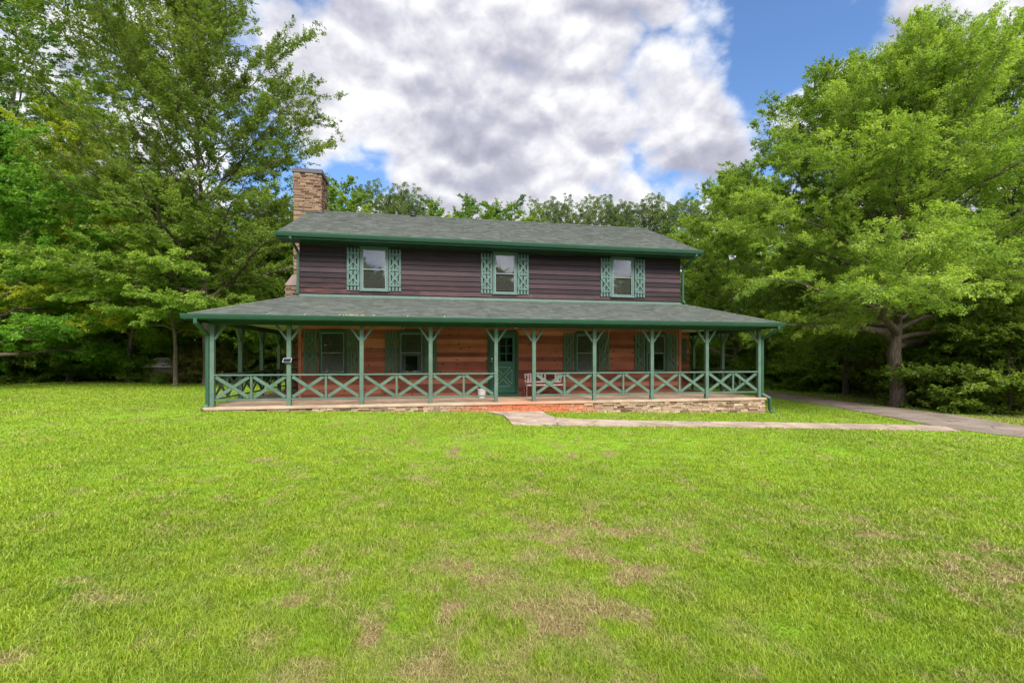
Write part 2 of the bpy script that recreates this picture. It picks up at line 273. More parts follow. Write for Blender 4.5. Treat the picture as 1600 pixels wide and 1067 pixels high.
# ------------------------------------------------------------------ helpers
COL = sc.collection
def tag(o, label=None, cat=None, group=None, kind=None):
    if label: o['label'] = label
    if cat: o['category'] = cat
    if group: o['group'] = group
    if kind: o['kind'] = kind
    return o
def empty(name, loc=(0, 0, 0), rz=0):
    o = bpy.data.objects.new(name, None); COL.objects.link(o); o.location = loc; o.rotation_euler = (0, 0, rz); o.empty_display_size = .2; return o
class MB:
    def __init__(s): s.v = []; s.f = []; s.r = []
    def face(s, pts, r=0.5):
        i = len(s.v); s.v += [tuple(p) for p in pts]; s.f.append(tuple(range(i, i + len(pts)))); s.r.append(r)
    def hexa(s, p, r=None):      # 8 points: bottom 4 ccw, top 4 ccw
        r = random.random() if r is None else r; i = len(s.v); s.v += [tuple(q) for q in p]
        for f in ((0, 3, 2, 1), (4, 5, 6, 7), (0, 1, 5, 4), (1, 2, 6, 5), (2, 3, 7, 6), (3, 0, 4, 7)):
            s.f.append(tuple(i + k for k in f)); s.r.append(r)
    def box(s, x0, x1, y0, y1, z0, z1, r=None):
        s.hexa(((x0, y0, z0), (x1, y0, z0), (x1, y1, z0), (x0, y1, z0), (x0, y0, z1), (x1, y0, z1), (x1, y1, z1), (x0, y1, z1)), r)
    def bar(s, a, b, w, d, up=(0, 1, 0), r=None):      # bar from a to b; width w across, depth d along 'up'
        a, b = np.array(a, float), np.array(b, float); t = b - a; t /= np.linalg.norm(t); u = np.array(up, float); u -= t * u.dot(t); u /= np.linalg.norm(u); v = np.cross(t, u)
        v *= w / 2; u = u * d / 2
        s.hexa((a - v - u, a + v - u, a + v + u, a - v + u, b - v - u, b + v - u, b + v + u, b - v + u), r)
    def prism(s, prof, a, b, ax):      # profile (p,q) extruded along axis ax from a to b
        def P(p, q, t): return {'x': (t, p, q), 'y': (p, t, q), 'z': (p, q, t)}[ax]
        n = len(prof)
        s.face([P(*prof[i], a) for i in range(n)]); s.face([P(*prof[i], b) for i in reversed(range(n))])
        for i in range(n):
            j = (i + 1) % n; s.face([P(*prof[j], a), P(*prof[i], a), P(*prof[i], b), P(*prof[j], b)])
    def tube(s, pts, rad, k=8, caps=True, r=.5):
        pts = [np.array(p, float) for p in pts]; n = len(pts); rad = rad if hasattr(rad, '__len__') else [rad] * n; base = len(s.v)
        for i, p in enumerate(pts):
            t = pts[min(i + 1, n - 1)] - pts[max(i - 1, 0)]; t /= np.linalg.norm(t) + 1e-9
            ref = np.array((0, 0, 1.)) if abs(t[2]) < .9 else np.array((1., 0, 0)); u = np.cross(t, ref); u /= np.linalg.norm(u); w = np.cross(t, u)
            for j in range(k):
                a_ = 2 * math.pi * j / k; s.v.append(tuple(p + (u * math.cos(a_) + w * math.sin(a_)) * rad[i]))
        for i in range(n - 1):
            for j in range(k):
                j2 = (j + 1) % k; s.f.append((base + i * k + j, base + i * k + j2, base + (i + 1) * k + j2, base + (i + 1) * k + j)); s.r.append(r)
        if caps:
            s.f.append(tuple(base + j for j in range(k))); s.r.append(r); s.f.append(tuple(base + (n - 1) * k + j for j in reversed(range(k)))); s.r.append(r)
    def lathe(s, prof, cx=0, cy_=0, k=20):
        s.tube([(cx, cy_, z) for r, z in prof], [r for r, z in prof], k)
    def mesh(s, name, m):
        me = bpy.data.meshes.new(name); me.from_pydata(s.v, [], s.f); me.materials.append(m)
        at = me.attributes.new('rnd', 'FLOAT', 'FACE'); at.data.foreach_set('value', np.array(s.r, dtype=np.float32)); me.update(); return me
    def build(s, name, m, parent=None, loc=(0, 0, 0), bevel=0):
        o = bpy.data.objects.new(name, s.mesh(name, m)); COL.objects.link(o); o.parent = parent; o.location = loc
        if bevel:
            bv = o.modifiers.new('bevel', 'BEVEL'); bv.width = bevel; bv.segments = 2; bv.limit_method = 'ANGLE'
        return o
def np_mesh(name, V, Q, m, attrs=None, tris=None, smooth=False):
    me = bpy.data.meshes.new(name); nq = len(Q); ntri = 0 if tris is None else len(tris)
    me.vertices.add(len(V)); me.vertices.foreach_set('co', np.ascontiguousarray(V, dtype=np.float32).ravel())
    loops = Q.astype(np.int32).ravel(); starts = np.arange(nq, dtype=np.int32) * 4
    if ntri:
        starts = np.concatenate([starts, nq * 4 + np.arange(ntri, dtype=np.int32) * 3]); loops = np.concatenate([loops, tris.astype(np.int32).ravel()])
    me.loops.add(len(loops)); me.loops.foreach_set('vertex_index', loops); me.polygons.add(nq + ntri); me.polygons.foreach_set('loop_start', starts)
    me.update(calc_edges=True)
    for k, a in (attrs or {}).items():
        at = me.attributes.new(k, 'FLOAT', 'FACE'); at.data.foreach_set('value', np.ascontiguousarray(a, dtype=np.float32))
    me.materials.append(m)
    if smooth: me.polygons.foreach_set('use_smooth', np.ones(nq + ntri, dtype=bool))
    return me
def np_obj(name, me, parent=None, loc=(0, 0, 0)):
    o = bpy.data.objects.new(name, me); COL.objects.link(o); o.parent = parent; o.location = loc; return o
kids = {}
def copy_tree(o, loc, rz=0, s=1, label=None, group=None, sz=None):
    c = o.copy(); COL.objects.link(c); c.location = loc; c.rotation_euler = (0, 0, rz); c.scale = (s, s, sz or s)
    if label: c['label'] = label
    if group: c['group'] = group
    for ch in list(o.children):
        d_ = ch.copy(); COL.objects.link(d_); d_.parent = c
        for g_ in ch.children:
            e_ = g_.copy(); COL.objects.link(e_); e_.parent = d_
    return c

# ------------------------------------------------------------------ ground
def gz(x, y=None):
    return -.0242 * np.clip(x, -9, 12)
def gnd(u, v):
    z = -CH
    for _ in range(30):
        d = -z * F / (v - HY); x = (u - 800) / F * d; z = -CH + float(gz(x))
    return x, d
_rs = np.random.RandomState(3); _G = _rs.rand(256, 256)
def vnoise(x, y, s):
    x = x / s + 100; y = y / s + 100; xi = np.floor(x).astype(int); yi = np.floor(y).astype(int); fx = x - xi; fy = y - yi
    fx = fx * fx * (3 - 2 * fx); fy = fy * fy * (3 - 2 * fy); g = lambda a, b: _G[a % 256, b % 256]
    return (g(xi, yi) * (1 - fx) + g(xi + 1, yi) * fx) * (1 - fy) + (g(xi, yi + 1) * (1 - fx) + g(xi + 1, yi + 1) * fx) * fy
def fbm(x, y, s): return .5 * vnoise(x, y, s) + .28 * vnoise(x, y, s / 2.1) + .14 * vnoise(x + 7, y, s / 4.3) + .08 * vnoise(x, y + 5, s / 9)
PATCH = [(930, 830, .55), (900, 900, .5), (880, 980, .45), (560, 985, .5), (700, 920, .35), (1500, 870, .4), (870, 780, .35), (330, 870, .3), (1030, 960, .35), (530, 870, .3), (770, 1010, .45), (1400, 850, .25), (950, 1040, .45), (700, 690, .22), (1160, 810, .25), (1580, 900, .35), (100, 1030, .3)]
PG = [(*gnd(u, v), k) for u, v, k in PATCH]
def dryness(x, y):
    d = np.zeros_like(x)
    for a, b_, k in PG:
        r = .22 * b_ * .55 + .12; d += k * np.exp(-(((x - a) / r) ** 2 + ((y - b_) / (r * 1.3)) ** 2) / 1.1)
    n = fbm(x, y, 1.3); n2 = fbm(x + 31, y + 11, .20); n3 = fbm(x + 11, y + 41, .5); d = np.minimum(d, .8)
    return np.clip(d * np.clip((n2 - .42) * 3.2 + (n3 - .40) * 2.8, 0, 1.25) * .82 + np.clip(n - .55, 0, 1) * 2.2 * (y < 18) * np.clip((n2 - .45) * 4, 0, 1) + np.clip(n2 - .60, 0, 1) * 2.5 + np.clip((x - 11.5) / 3, 0, 1) * (y > 13) * .55 * n, 0, .92)
HROT = .183; HLOC = np.array((-6.673, 14.635))
c_, s_ = math.cos(HROT), math.sin(HROT)
def to_house(x, y):
    dx = x - HLOC[0]; dy = y - HLOC[1]; return dx * c_ + dy * s_, -dx * s_ + dy * c_
def to_world(X, Y): return HLOC[0] + X * c_ - Y * s_, HLOC[1] + X * s_ + Y * c_
ys = np.concatenate([np.arange(-6, 2, 1.0), np.arange(2, 9, .12), np.arange(9, 34, .35), np.arange(34, 70, 4), np.arange(70, 700, 60)])
xs = np.concatenate([np.arange(-600, -60, 60), np.arange(-60, -34, 4), np.arange(-34, -9, .35), np.arange(-9, 9, .15), np.arange(9, 34, .35), np.arange(34, 60, 4), np.arange(60, 601, 60)])
X, Y = np.meshgrid(xs, ys); nx, ny = len(xs), len(ys)
Z = gz(X) + (fbm(X, Y, 3.0) - .5) * .03 * (np.abs(X) < 34)
V = np.stack([X, Y, Z], -1).reshape(-1, 3); idx = np.arange(nx * ny).reshape(ny, nx)
Q = np.stack([idx[:-1, :-1], idx[:-1, 1:], idx[1:, 1:], idx[1:, :-1]], -1).reshape(-1, 4)
cxy = V[Q].mean(1); dr = dryness(cxy[:, 0], cxy[:, 1])
forest = np.clip(((np.abs(cxy[:, 0]) * .35 + cxy[:, 1]) - 36) / 3, 0, 1); dr = np.maximum(dr, forest)
g = np_obj('lawn', np_mesh('lawn', V, Q, M['lawn'], {'dry': dr}, smooth=True)); tag(g, kind='structure')
def sheet(name, edgeA, edgeB, h, m, thick=.10, n=60):
    """ribbon between two world polylines, following the ground"""
    def res(pl):
        pl = np.array(pl, float); d = np.concatenate([[0], np.cumsum(np.linalg.norm(np.diff(pl, axis=0), axis=1))]); t = np.linspace(0, d[-1], n)
        return np.stack([np.interp(t, d, pl[:, 0]), np.interp(t, d, pl[:, 1])], -1)
    A, B = res(edgeA), res(edgeB); mb = MB(); W_ = 6
    P = lambda i, j: (lambda p: (p[0], p[1], float(gz(p[0])) + h))(A[i] * (1 - j / W_) + B[i] * (j / W_))
    for i in range(n - 1):
        for j in range(W_): mb.face([P(i, j), P(i, j + 1), P(i + 1, j + 1), P(i + 1, j)])
        for j in (0, W_):
            a, b_ = P(i, j), P(i + 1, j); mb.face([a, b_, (b_[0], b_[1], b_[2] - thick), (a[0], a[1], a[2] - thick)])
    o = mb.build(name, m); tag(o, kind='structure'); return o, np.concatenate([A, B[::-1]])
drive, DP = sheet('driveway', [gnd(1200, 611.5), gnd(1325, 628.5), gnd(1396.5, 636.8), gnd(1490, 649), gnd(1600, 667), (18.5, 8), (21, 2)],
                  [gnd(1194, 619), gnd(1297.5, 635.5), gnd(1407, 655), gnd(1471, 668.5), gnd(1600, 685), (13.4, 6), (15.5, 0)], .022, M['asphalt'])
Y0 = -2.12
w1 = to_world(5.62, Y0); w2 = to_world(7.35, Y0)
path, WP = sheet('walkway', [w2, gnd(852, 648), gnd(866, 653.5), gnd(900, 656.5), gnd(1050, 659.5), gnd(1192, 661), gnd(1440, 665.5), gnd(1478, 668)],
                 [w1, gnd(787, 650), gnd(800, 664), gnd(830, 665.5), gnd(1050, 667), gnd(1192, 668.6), gnd(1400, 672), gnd(1500, 675)], .034, M['walk'])
def inside(poly, x, y):
    r = np.zeros(len(x), bool); n = len(poly); j = n - 1
    for i in range(n):
        xi, yi = poly[i]; xj, yj = poly[j]
        c1 = ((yi > y) != (yj > y)) & (x < (xj - xi) * (y - yi) / (yj - yi + 1e-12) + xi); r ^= c1; j = i
    return r
# red clay showing beside the porch step
# ------------------------------------------------------------------ grass blades (uncountable: one object)
rs = np.random.RandomState(11)
def grass(n, r0, r1, power, wk, hk, five):
    u = rs.rand(n); p = power; r = (r0 ** p + u * (r1 ** p - r0 ** p)) ** (1 / p)
    az = (rs.rand(n) * 2 - 1) * R(60 if five else 54); x = r * np.sin(az); y = r * np.cos(az)
    X_, Y_ = to_house(x, y)
    k = ~inside(DP, x, y) & ~inside(WP, x, y) & ~((X_ > -1.9) & (X_ < 14.9) & (Y_ > -2.14) & (Y_ < 7.6))
    k &= (y + .28 * np.abs(x) < 36.5); x, y, r = x[k], y[k], r[k]
    q = np.clip((r - 4.6) / 4.2, 0, 1); q = q * q * (3 - 2 * q); k = rs.rand(len(x)) < ((1 - q) if five else q); x, y, r = x[k], y[k], r[k]
    d = dryness(x, y); k = rs.rand(len(x)) > d * .45; x, y, r, d = x[k], y[k], r[k], d[k]; n = len(x)
    cl = fbm(x + 50, y, .22); tall = .55 + .9 * cl
    h = (.028 + .050 * rs.rand(n) ** 1.3) * (.35 + 1.35 * cl ** 1.2) * .80 * hk * (1 - .35 * d); w = (.0022 + .0018 * rs.rand(n)) * wk(r)
    a = rs.rand(n) * 2 * math.pi; side = np.stack([np.cos(a), np.sin(a), 0 * a], -1); la = rs.rand(n) * 2 * math.pi; ln = (.25 + .9 * rs.rand(n)) * (1 + .8 * d)
    lean = np.stack([np.cos(la), np.sin(la), 0 * a], -1) * (ln * h)[:, None]
    b0 = np.stack([x, y, gz(x) - .004], -1); W_ = side * (w / 2)[:, None]
    mid = b0 + lean * .35 + np.array((0, 0, 1)) * (h * .6)[:, None]; tip = b0 + lean + np.array((0, 0, 1)) * (h * (1 - .25 * np.minimum(ln, 1)))[:, None]
    rnd = np.clip(.25 + .75 * rs.rand(n) * (0.6 + .7 * cl), 0, 1); dd = np.clip(d * 1.15 + (rs.rand(n) - .5) * .9 * np.minimum(1, d * 3), 0, 1); dd = np.maximum(dd, (rs.rand(n) < .02) * .7)
    if five:
        V = np.stack([b0 - W_, b0 + W_, mid + W_ * .8, mid - W_ * .8, tip], 1); i = np.arange(n)[:, None] * 5
        return V.reshape(-1, 3), i + np.array((0, 1, 2, 3)), i + np.array((3, 2, 4)), rnd, dd
    V = np.stack([b0 - W_, b0 + W_, tip], 1); i = np.arange(n)[:, None] * 3
    return V.reshape(-1, 3), np.zeros((0, 4), int), i + np.array((0, 1, 2)), rnd, dd
parts = [grass(800000, 1.7, 8.9, .55, lambda r: np.maximum(1, r / 2.6), 1.0, True), grass(950000, 4.5, 36, .25, lambda r: r / 2.0, 1.0, False)]
V1, Q1, T1, r1_, d1 = parts[0]; V2, _, T2, r2_, d2 = parts[1]
me = np_mesh('grass', np.concatenate([V1, V2]), Q1, M['grass'], {'rnd': np.concatenate([r1_, r1_, r2_]), 'dry': np.concatenate([d1, d1, d2])}, tris=np.concatenate([T1, T2 + len(V1)]))
tag(np_obj('grass', me), 'short bright green lawn grass with dry brown patches', 'grass', kind='stuff')

# ------------------------------------------------------------------ house
HZ = CH - 1.325
house = empty('farmhouse', (HLOC[0], HLOC[1], HZ), HROT)
tag(house, 'two storey dark wood house with green shutters and wraparound porch', 'house')
HW, HD = 13.03, 7.3; DL = 1.68; DR = 1.67; D = 1.96
WT = 6.0
UPW = [(1.83, 2.70), (6.13, 6.95), (10.35, 11.21)]; UZ = (3.46, 4.86)
LOW = [(.57, 1.40), (3.02, 3.85), (9.01, 9.85), (11.66, 12.47)]; LZ = (.78, 2.17)
DOOR = (5.95, 7.0)
def courses(mb, x0, x1, z0, z1, exp, holes, y=0, lap=.016, side=None):
    z = z0; 
    while z < z1 - .02:
        zt = min(z + exp, z1); segs = [(x0, x1)]
        for hx0, hx1, hz0, hz1 in holes:
            if hz1 > z + .01 and hz0 < zt - .01:
                ns = []
                for a, b_ in segs:
                    if hx0 > a and hx1 < b_: ns += [(a, hx0), (hx1, b_)]
                    else: ns.append((a, b_))
                segs = ns
        for a, b_ in segs:
            cuts = [a]
            while b_ - cuts[-1] > 4.2: cuts.append(cuts[-1] + random.uniform(2.4, 3.9))
            cuts.append(b_)
            for p, q in zip(cuts[:-1], cuts[1:]):
                q2 = q - .003
                if side is None:
                    mb.hexa(((p, y - lap, z), (q2, y - lap, z), (q2, y + .12, z), (p, y + .12, z), (p, y - .003, zt + .004), (q2, y - .003, zt + .004), (q2, y + .12, zt + .004), (p, y + .12, zt + .004)))
                else:
                    s = side; mb.hexa(((y + lap * s, p, z), (y + lap * s, q2, z), (y - .12 * s, q2, z), (y - .12 * s, p, z), (y + .003 * s, p, zt + .004), (y + .003 * s, q2, zt + .004), (y - .12 * s, q2, zt + .004), (y - .12 * s, p, zt + .004))[::1])
        z = zt
# ground floor: cedar boards
mb = MB()
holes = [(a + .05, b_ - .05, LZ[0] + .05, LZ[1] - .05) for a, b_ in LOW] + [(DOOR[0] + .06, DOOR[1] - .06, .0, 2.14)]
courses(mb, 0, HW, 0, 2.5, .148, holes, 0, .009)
courses(mb, 0.122, HD, 0, 2.5, .148, [], 0, .009, side=-1); courses(mb, 0.122, HD, 0, 2.5, .148, [], HW, .009, side=1)
mb.box(.13, HW - .13, HD - .12, HD, 0, 2.5)
wall_lo = mb.build('ground_floor_wall', M['siding_lo'], house)
mb = MB(); courses(mb, HW + .02, 14.55, 0, 2.34, .148, [], 1.9, .009); mb.box(14.43, 14.55, 2.03, 7.0, 0, 2.34)
mb.build('side_room_wall', M['siding_lo'], house)
mb = MB()
holes = [(a + .05, b_ - .05, UZ[0] + .05, UZ[1] - .05) for a, b_ in UPW]
courses(mb, 0, HW, 2.52, 5.0, .166, holes, 0, .030)
courses(mb, 0.122, HD, 2.52, 5.0, .166, [], 0, .022, side=-1); courses(mb, 0.122, HD, 2.52, 5.0, .166, [], HW, .022, side=1)
mb.box(.13, HW - .13, HD - .12, HD, 2.52, 5.0)
for s, xx in ((-1, 0.0), (1, HW)):        # gables
    z = 5.0
    while z < 6.75:
        a = (z - 5.0) / .458; 
        if HD / 2 - a < .2: break
        mb.box(min(xx, xx - s * .1), max(xx, xx - s * .1) + .0, a * .98 - .1, HD - a * .98 + .1, z, z + .15); z += .15
wall_up = mb.build('upper_wall', M['siding_up'], house)
for x in (0.0, HW):
    mb = MB(); mb.box(x - .03 if x == 0 else x - .06, x + .06 if x == 0 else x + .03, -.032, .06, 0, 2.34); mb.build('corner_board', M['siding_lo'], house)
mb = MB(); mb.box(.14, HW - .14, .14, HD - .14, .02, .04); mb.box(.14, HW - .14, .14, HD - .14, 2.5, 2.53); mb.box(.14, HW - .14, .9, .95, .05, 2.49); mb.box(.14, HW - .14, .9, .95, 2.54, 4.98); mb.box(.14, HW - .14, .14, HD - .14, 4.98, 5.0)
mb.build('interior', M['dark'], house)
# windows
def window(w, h, trimc, sash, blind_h, curtain=False, lab=None):
    """origin at the lower left outer corner of the trim, looking at the front (-y)"""
    mb = MB(); t = .07
    mb.box(0, t, -.045, .05, 0, h); mb.box(w - t, w, -.045, .05, 0, h); mb.box(t, w - t, -.045, .05, h - t, h); mb.box(t, w - t, -.045, .05, 0, .05)
    mb.box(-.02, w + .02, -.062, -.047, h - .012, h + .018); mb.box(-.02, w + .02, -.075, -.046, -.02, .022)
    f = mb.build('window', M[trimc], house)
    mb = MB(); s = .028; x0, x1, z0, z1 = t, w - t, .05, h - t; zm = (z0 + z1) / 2
    for (a, b_, y) in ((z0, zm + .015, -.005), (zm - .015, z1, -.012)):
        mb.box(x0, x0 + s, y - .018, y, a, b_); mb.box(x1 - s, x1, y - .018, y, a, b_); mb.box(x0 + s, x1 - s, y - .018, y, a, a + s); mb.box(x0 + s, x1 - s, y - .018, y, b_ - s, b_)
    mb.build('sash', M[sash], f)
    mb = MB(); mb.face([(x0 + s, -.009, z0 + s), (x1 - s, -.009, z0 + s), (x1 - s, -.009, zm - .013), (x0 + s, -.009, zm - .013)]); mb.face([(x0 + s, -.016, zm + .013), (x1 - s, -.016, zm + .013), (x1 - s, -.016, z1 - s), (x0 + s, -.016, z1 - s)])
    mb.build('pane', M['glass'], f)
    if blind_h:
        mb = MB(); z = z1 - .02
        while z > z1 - blind_h * (z1 - z0):
            mb.hexa(((x0 + .02, .03, z - .017), (x1 - .02, .03, z - .017), (x1 - .02, .045, z), (x0 + .02, .045, z), (x0 + .02, .031, z - .015), (x1 - .02, .031, z - .015), (x1 - .02, .046, z + .002), (x0 + .02, .046, z + .002)))
            z -= .025
        mb.box(x0 + .02, x1 - .02, .025, .05, z - .01, z + .012)
        mb.build('blind', M['blind'], f)
    if curtain:
        mb = MB(); n = 40
        for side in (0, 1):
            for i in range(n):
                def cx(k, zz): 
                    u = k / n * .15; return (x0 + u * (1 + .0 * zz)) if side == 0 else (x1 - u)
                a, b_ = cx(i, 0), cx(i + 1, 0); ya = .12 + .02 * math.sin(i * 1.3); yb = .12 + .02 * math.sin((i + 1) * 1.3)
                mb.face([(a, ya, z0), (b_, yb, z0), (b_, yb, z1), (a, ya, z1)])
        mb.build('curtain', M['curtain'], f)
    if lab: f['label'] = lab
    return f
for i, (a, b_) in enumerate(UPW):
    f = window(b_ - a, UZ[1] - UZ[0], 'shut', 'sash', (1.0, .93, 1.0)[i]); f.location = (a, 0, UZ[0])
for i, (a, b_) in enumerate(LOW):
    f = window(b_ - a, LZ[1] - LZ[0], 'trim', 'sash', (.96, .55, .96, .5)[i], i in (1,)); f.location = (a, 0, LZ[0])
# shutters
def shutter(w, h, m):
    mb = MB(); n = 4; g_ = .042; sw = (w - g_ * (n - 1)) / n
    for i in range(n): mb.box(i * (sw + g_), i * (sw + g_) + sw, -.03, -.012, 0, h)
    zs = (.13 * h, .5 * h, .87 * h); rw = .055
    for z in zs: mb.box(0, w, -.05, -.0301, z - rw / 2, z + rw / 2)
    for a, b_ in ((zs[0], zs[1]), (zs[1], zs[2])):
        mb.bar((.02, -.0405, a + .03), (w - .02, -.0405, b_ - .03), .058, .019); mb.bar((.02, -.0425, b_ - .03), (w - .02, -.0425, a + .03), .058, .019)
    return mb.build('shutter', M[m], house)
su = shutter(.385, 1.36, 'shut'); sl = shutter(.385, 1.36, 'shut2')
def place(proto, spots, first):
    for i, (x, y, z, rz) in enumerate(spots):
        o = proto if i == 0 and first else proto.copy()
        if o is not proto: COL.objects.link(o); o.parent = house
        o.location = (x, y, z); o.rotation_euler = (0, 0, rz)
        if o is not proto:
            for ch in proto.children:
                d_ = ch.copy(); COL.objects.link(d_); d_.parent = o
place(su, [(x, -.022, 3.46, 0) for x in (1.425, 2.72, 5.72, 6.97, 9.955, 11.235)], True)
place(sl, [(x, -.01, .81, 0) for x in (.135, 1.42, 2.60, 3.87, 8.60, 9.88, 11.25, 12.50)], True)
ss = shutter(.27, .95, 'shut2'); ss.location = (14.12, 1.888, 1.15); ss['label'] = 'short green shutter on the side room wall'
# door
mb = MB(); x0, x1 = DOOR; mb.box(x0, x0 + .09, -.05, .05, 0.02, 2.19); mb.box(x1 - .09, x1, -.05, .05, 0.02, 2.19); mb.box(x0 + .09, x1 - .09, -.05, .05, 2.10, 2.19); mb.box(x0 - .01, x1 + .01, -.12, .04, .0, .10)
mb.build('door_frame', M['trim'], house)
mb = MB(); a, b_ = x0 + .095, x1 - .095; dw = b_ - a; z0, z1 = .115, 2.09
g0, g1 = 1.18, 1.98; st = .10
mb.box(a, a + st, -.012, .03, z0, z1); mb.box(b_ - st, b_, -.012, .03, z0, z1); mb.box(a + st, b_ - st, -.012, .03, z0, z0 + .2); mb.box(a + st, b_ - st, -.012, .03, g1, z1); mb.box(a + st, b_ - st, -.012, .03, g0 - .18, g0)
mb.box(a + st, b_ - st, 0, .025, z0 + .2, g0 - .18)
for k in (1, 2):
    xx = a + st + (dw - 2 * st) * k / 3; mb.box(xx - .012, xx + .012, -.011, .02, g0, g1); zz_ = g0 + (g1 - g0) * k / 3; mb.box(a + st, b_ - st, -.009, .018, zz_ - .012, zz_ + .012)
pz0, pz1 = z0 + .22, g0 - .2; pa, pb = a + st + .02, b_ - st - .02
mb.bar((pa, -.006, pz0), (pb, -.006, pz1), .085, .016); mb.bar((pa, -.0075, pz1), (pb, -.0075, pz0), .085, .016)
door = mb.build('front_door', M['door'], house)
mb = MB()
for dx, dz in ((.0, 0), ):
    cxm, czm = (pa + pb) / 2, (pz0 + pz1) / 2; gx, gz_ = .075, .075
    for tri in (((pa, pz1), (pb, pz1), (cxm, czm + gz_)), ((pa, pz0), (pb, pz0), (cxm, czm - gz_)), ((pa, pz0 + .07), (pa, pz1 - .07), (cxm - gx, czm)), ((pb, pz0 + .07), (pb, pz1 - .07), (cxm + gx, czm))):
        t3 = list(tri)
        if abs(t3[0][1] - t3[1][1]) < 1e-6: t3[0] = (t3[0][0] + .06, t3[0][1]); t3[1] = (t3[1][0] - .06, t3[1][1])
        for i in range(3):
            p, q = t3[i], t3[(i + 1) % 3]; mb.bar((p[0], -.0175 - i * .0004, p[1]), (q[0], -.0175 - i * .0004, q[1]), .009, .005)
mb.build('door_moulding', plain('pale_green', (.30, .50, .38), .5), door)
mb = MB(); mb.face([(a + st, .006, g0), (b_ - st, .006, g0), (b_ - st, .006, g1), (a + st, .006, g1)]); mb.build('door_glass', M['glass'], door)
mb = MB(); mb.box(a + .02, a + .065, -.022, -.0125, .98, 1.16); mb.tube([(a + .042, -.02, 1.0), (a + .042, -.07, 1.03), (a + .042, -.07, 1.10), (a + .042, -.02, 1.13)], .010); mb.build('door_handle', M['black'], door)
mb = MB(); mb.tube([(a + .042, -.012, 1.27), (a + .042, -.04, 1.27)], .028, 14); mb.build('door_lock', M['brass'], door); mb = MB(); mb.tube([(a + .042, -.012, 1.19), (a + .042, -.05, 1.19)], .022, 14); mb.build('door_lock', M['brass'], door)

# roofs --------------------------------------------------------------------
def tabs(mb, O, U, Vv, ulo, uhi, vmax, exp=.135, lip=.011):
    """courses of shingle tabs; O origin, U along the eave, Vv up the slope (unit vectors); ulo(v), uhi(v) limits"""
    O, U, Vv = map(lambda q: np.array(q, float), (O, U, Vv)); Nn = np.cross(U, Vv); Nn /= np.linalg.norm(Nn)
    if Nn[2] < 0: Nn = -Nn
    v = 0
    while v < vmax - .01:
        v1 = min(v + exp, vmax); u = ulo(v) - random.uniform(0, .2); ue = uhi(v)
        while u < ue:
            w = random.choice((.12, .17, .22, .27, .33)); a0, a1 = max(u, ulo(v)), min(u + w, uhi(v)); b0, b1 = max(u, ulo(v1)), min(u + w, uhi(v1))
            if a1 > a0 + .005:
                if b1 < b0: b0 = b1 = (ulo(v1) if u < (ulo(v) + uhi(v)) / 2 else uhi(v1))
                h = lip + random.choice((0, .0035, .006)); r = random.random()
                p = [O + U * a0 + Vv * v + Nn * h, O + U * a1 + Vv * v + Nn * h, O + U * b1 + Vv * (v1 + .01) + Nn * .003, O + U * b0 + Vv * (v1 + .01) + Nn * .003]
                mb.face(p, r); mb.face([O + U * a0 + Vv * v - Nn * .002, O + U * a1 + Vv * v - Nn * .002, p[1], p[0]], r * .4)
            u += w
        v = v1
RX0, RX1 = -.50, 13.50; EY, EZ = -.56, 5.09; RY, RZ = 3.65, 7.02
sl_ = math.hypot(RY - EY, RZ - EZ); sv = ((0), (RY - EY) / sl_, (RZ - EZ) / sl_)
mb = MB(); tabs(mb, (RX0, EY, EZ), (1, 0, 0), sv, lambda v: 0, lambda v: RX1 - RX0, sl_)
EY2 = 2 * RY - EY; tabs(mb, (RX0, EY2, EZ), (1, 0, 0), (0, -sv[1], sv[2]), lambda v: 0, lambda v: RX1 - RX0, sl_)
x = RX0
while x < RX1: mb.hexa(((x, RY - .14, RZ - .045), (x + .2, RY - .14, RZ - .045), (x + .2, RY, RZ + .012), (x, RY, RZ + .012), (x, RY - .14, RZ - .035), (x + .19, RY - .14, RZ - .04), (x + .19, RY + .0, RZ + .022), (x, RY, RZ + .026)), random.random()); x += .14
roof = mb.build('roof', M['shingle'], house)
mb = MB()
for y0, y1 in ((EY, RY), (EY2, RY)):
    mb.hexa(((RX0 + .01, y0, EZ - .09), (RX1 - .01, y0, EZ - .09), (RX1 - .01, y1, RZ - .09), (RX0 + .01, y1, RZ - .09), (RX0 + .01, y0, EZ - .004), (RX1 - .01, y0, EZ - .004), (RX1 - .01, y1, RZ - .004), (RX0 + .01, y1, RZ - .004)))
mb.box(RX0 + .03, RX1 - .03, EY + .01, 0.0, 4.90, 4.925)
mb.build('soffit', M['trim'], house)
mb = MB()
for xx in (RX0 - .02, RX1 - .01):
    for y0, y1 in ((EY, RY), (EY2, RY)):
        mb.hexa(((xx, y0, EZ - .20), (xx + .03, y0, EZ - .20), (xx + .03, y1, RZ - .17), (xx, y1, RZ - .17), (xx, y0, EZ + .0), (xx + .03, y0, EZ + .0), (xx + .03, y1, RZ + .0), (xx, y1, RZ + .0)))
mb.box(RX0 + .012, RX1 - .012, EY - .022, EY - .001, EZ - .19, EZ - .01)
mb.build('fascia_board', M['trim'], house)
def gprof(y, z): return [(y, z - .115), (y - .075, z - .115), (y - .10, z - .06), (y - .115, z - .01), (y - .115, z + .012), (y - .105, z + .012), (y - .10, z - .0), (y - .09, z - .05), (y, z - .08)]
mb = MB(); mb.prism(gprof(EY - .022, EZ - .015), RX0 - .03, RX1 + .03, 'x'); mb.build('gutter', M['gutter'], house)
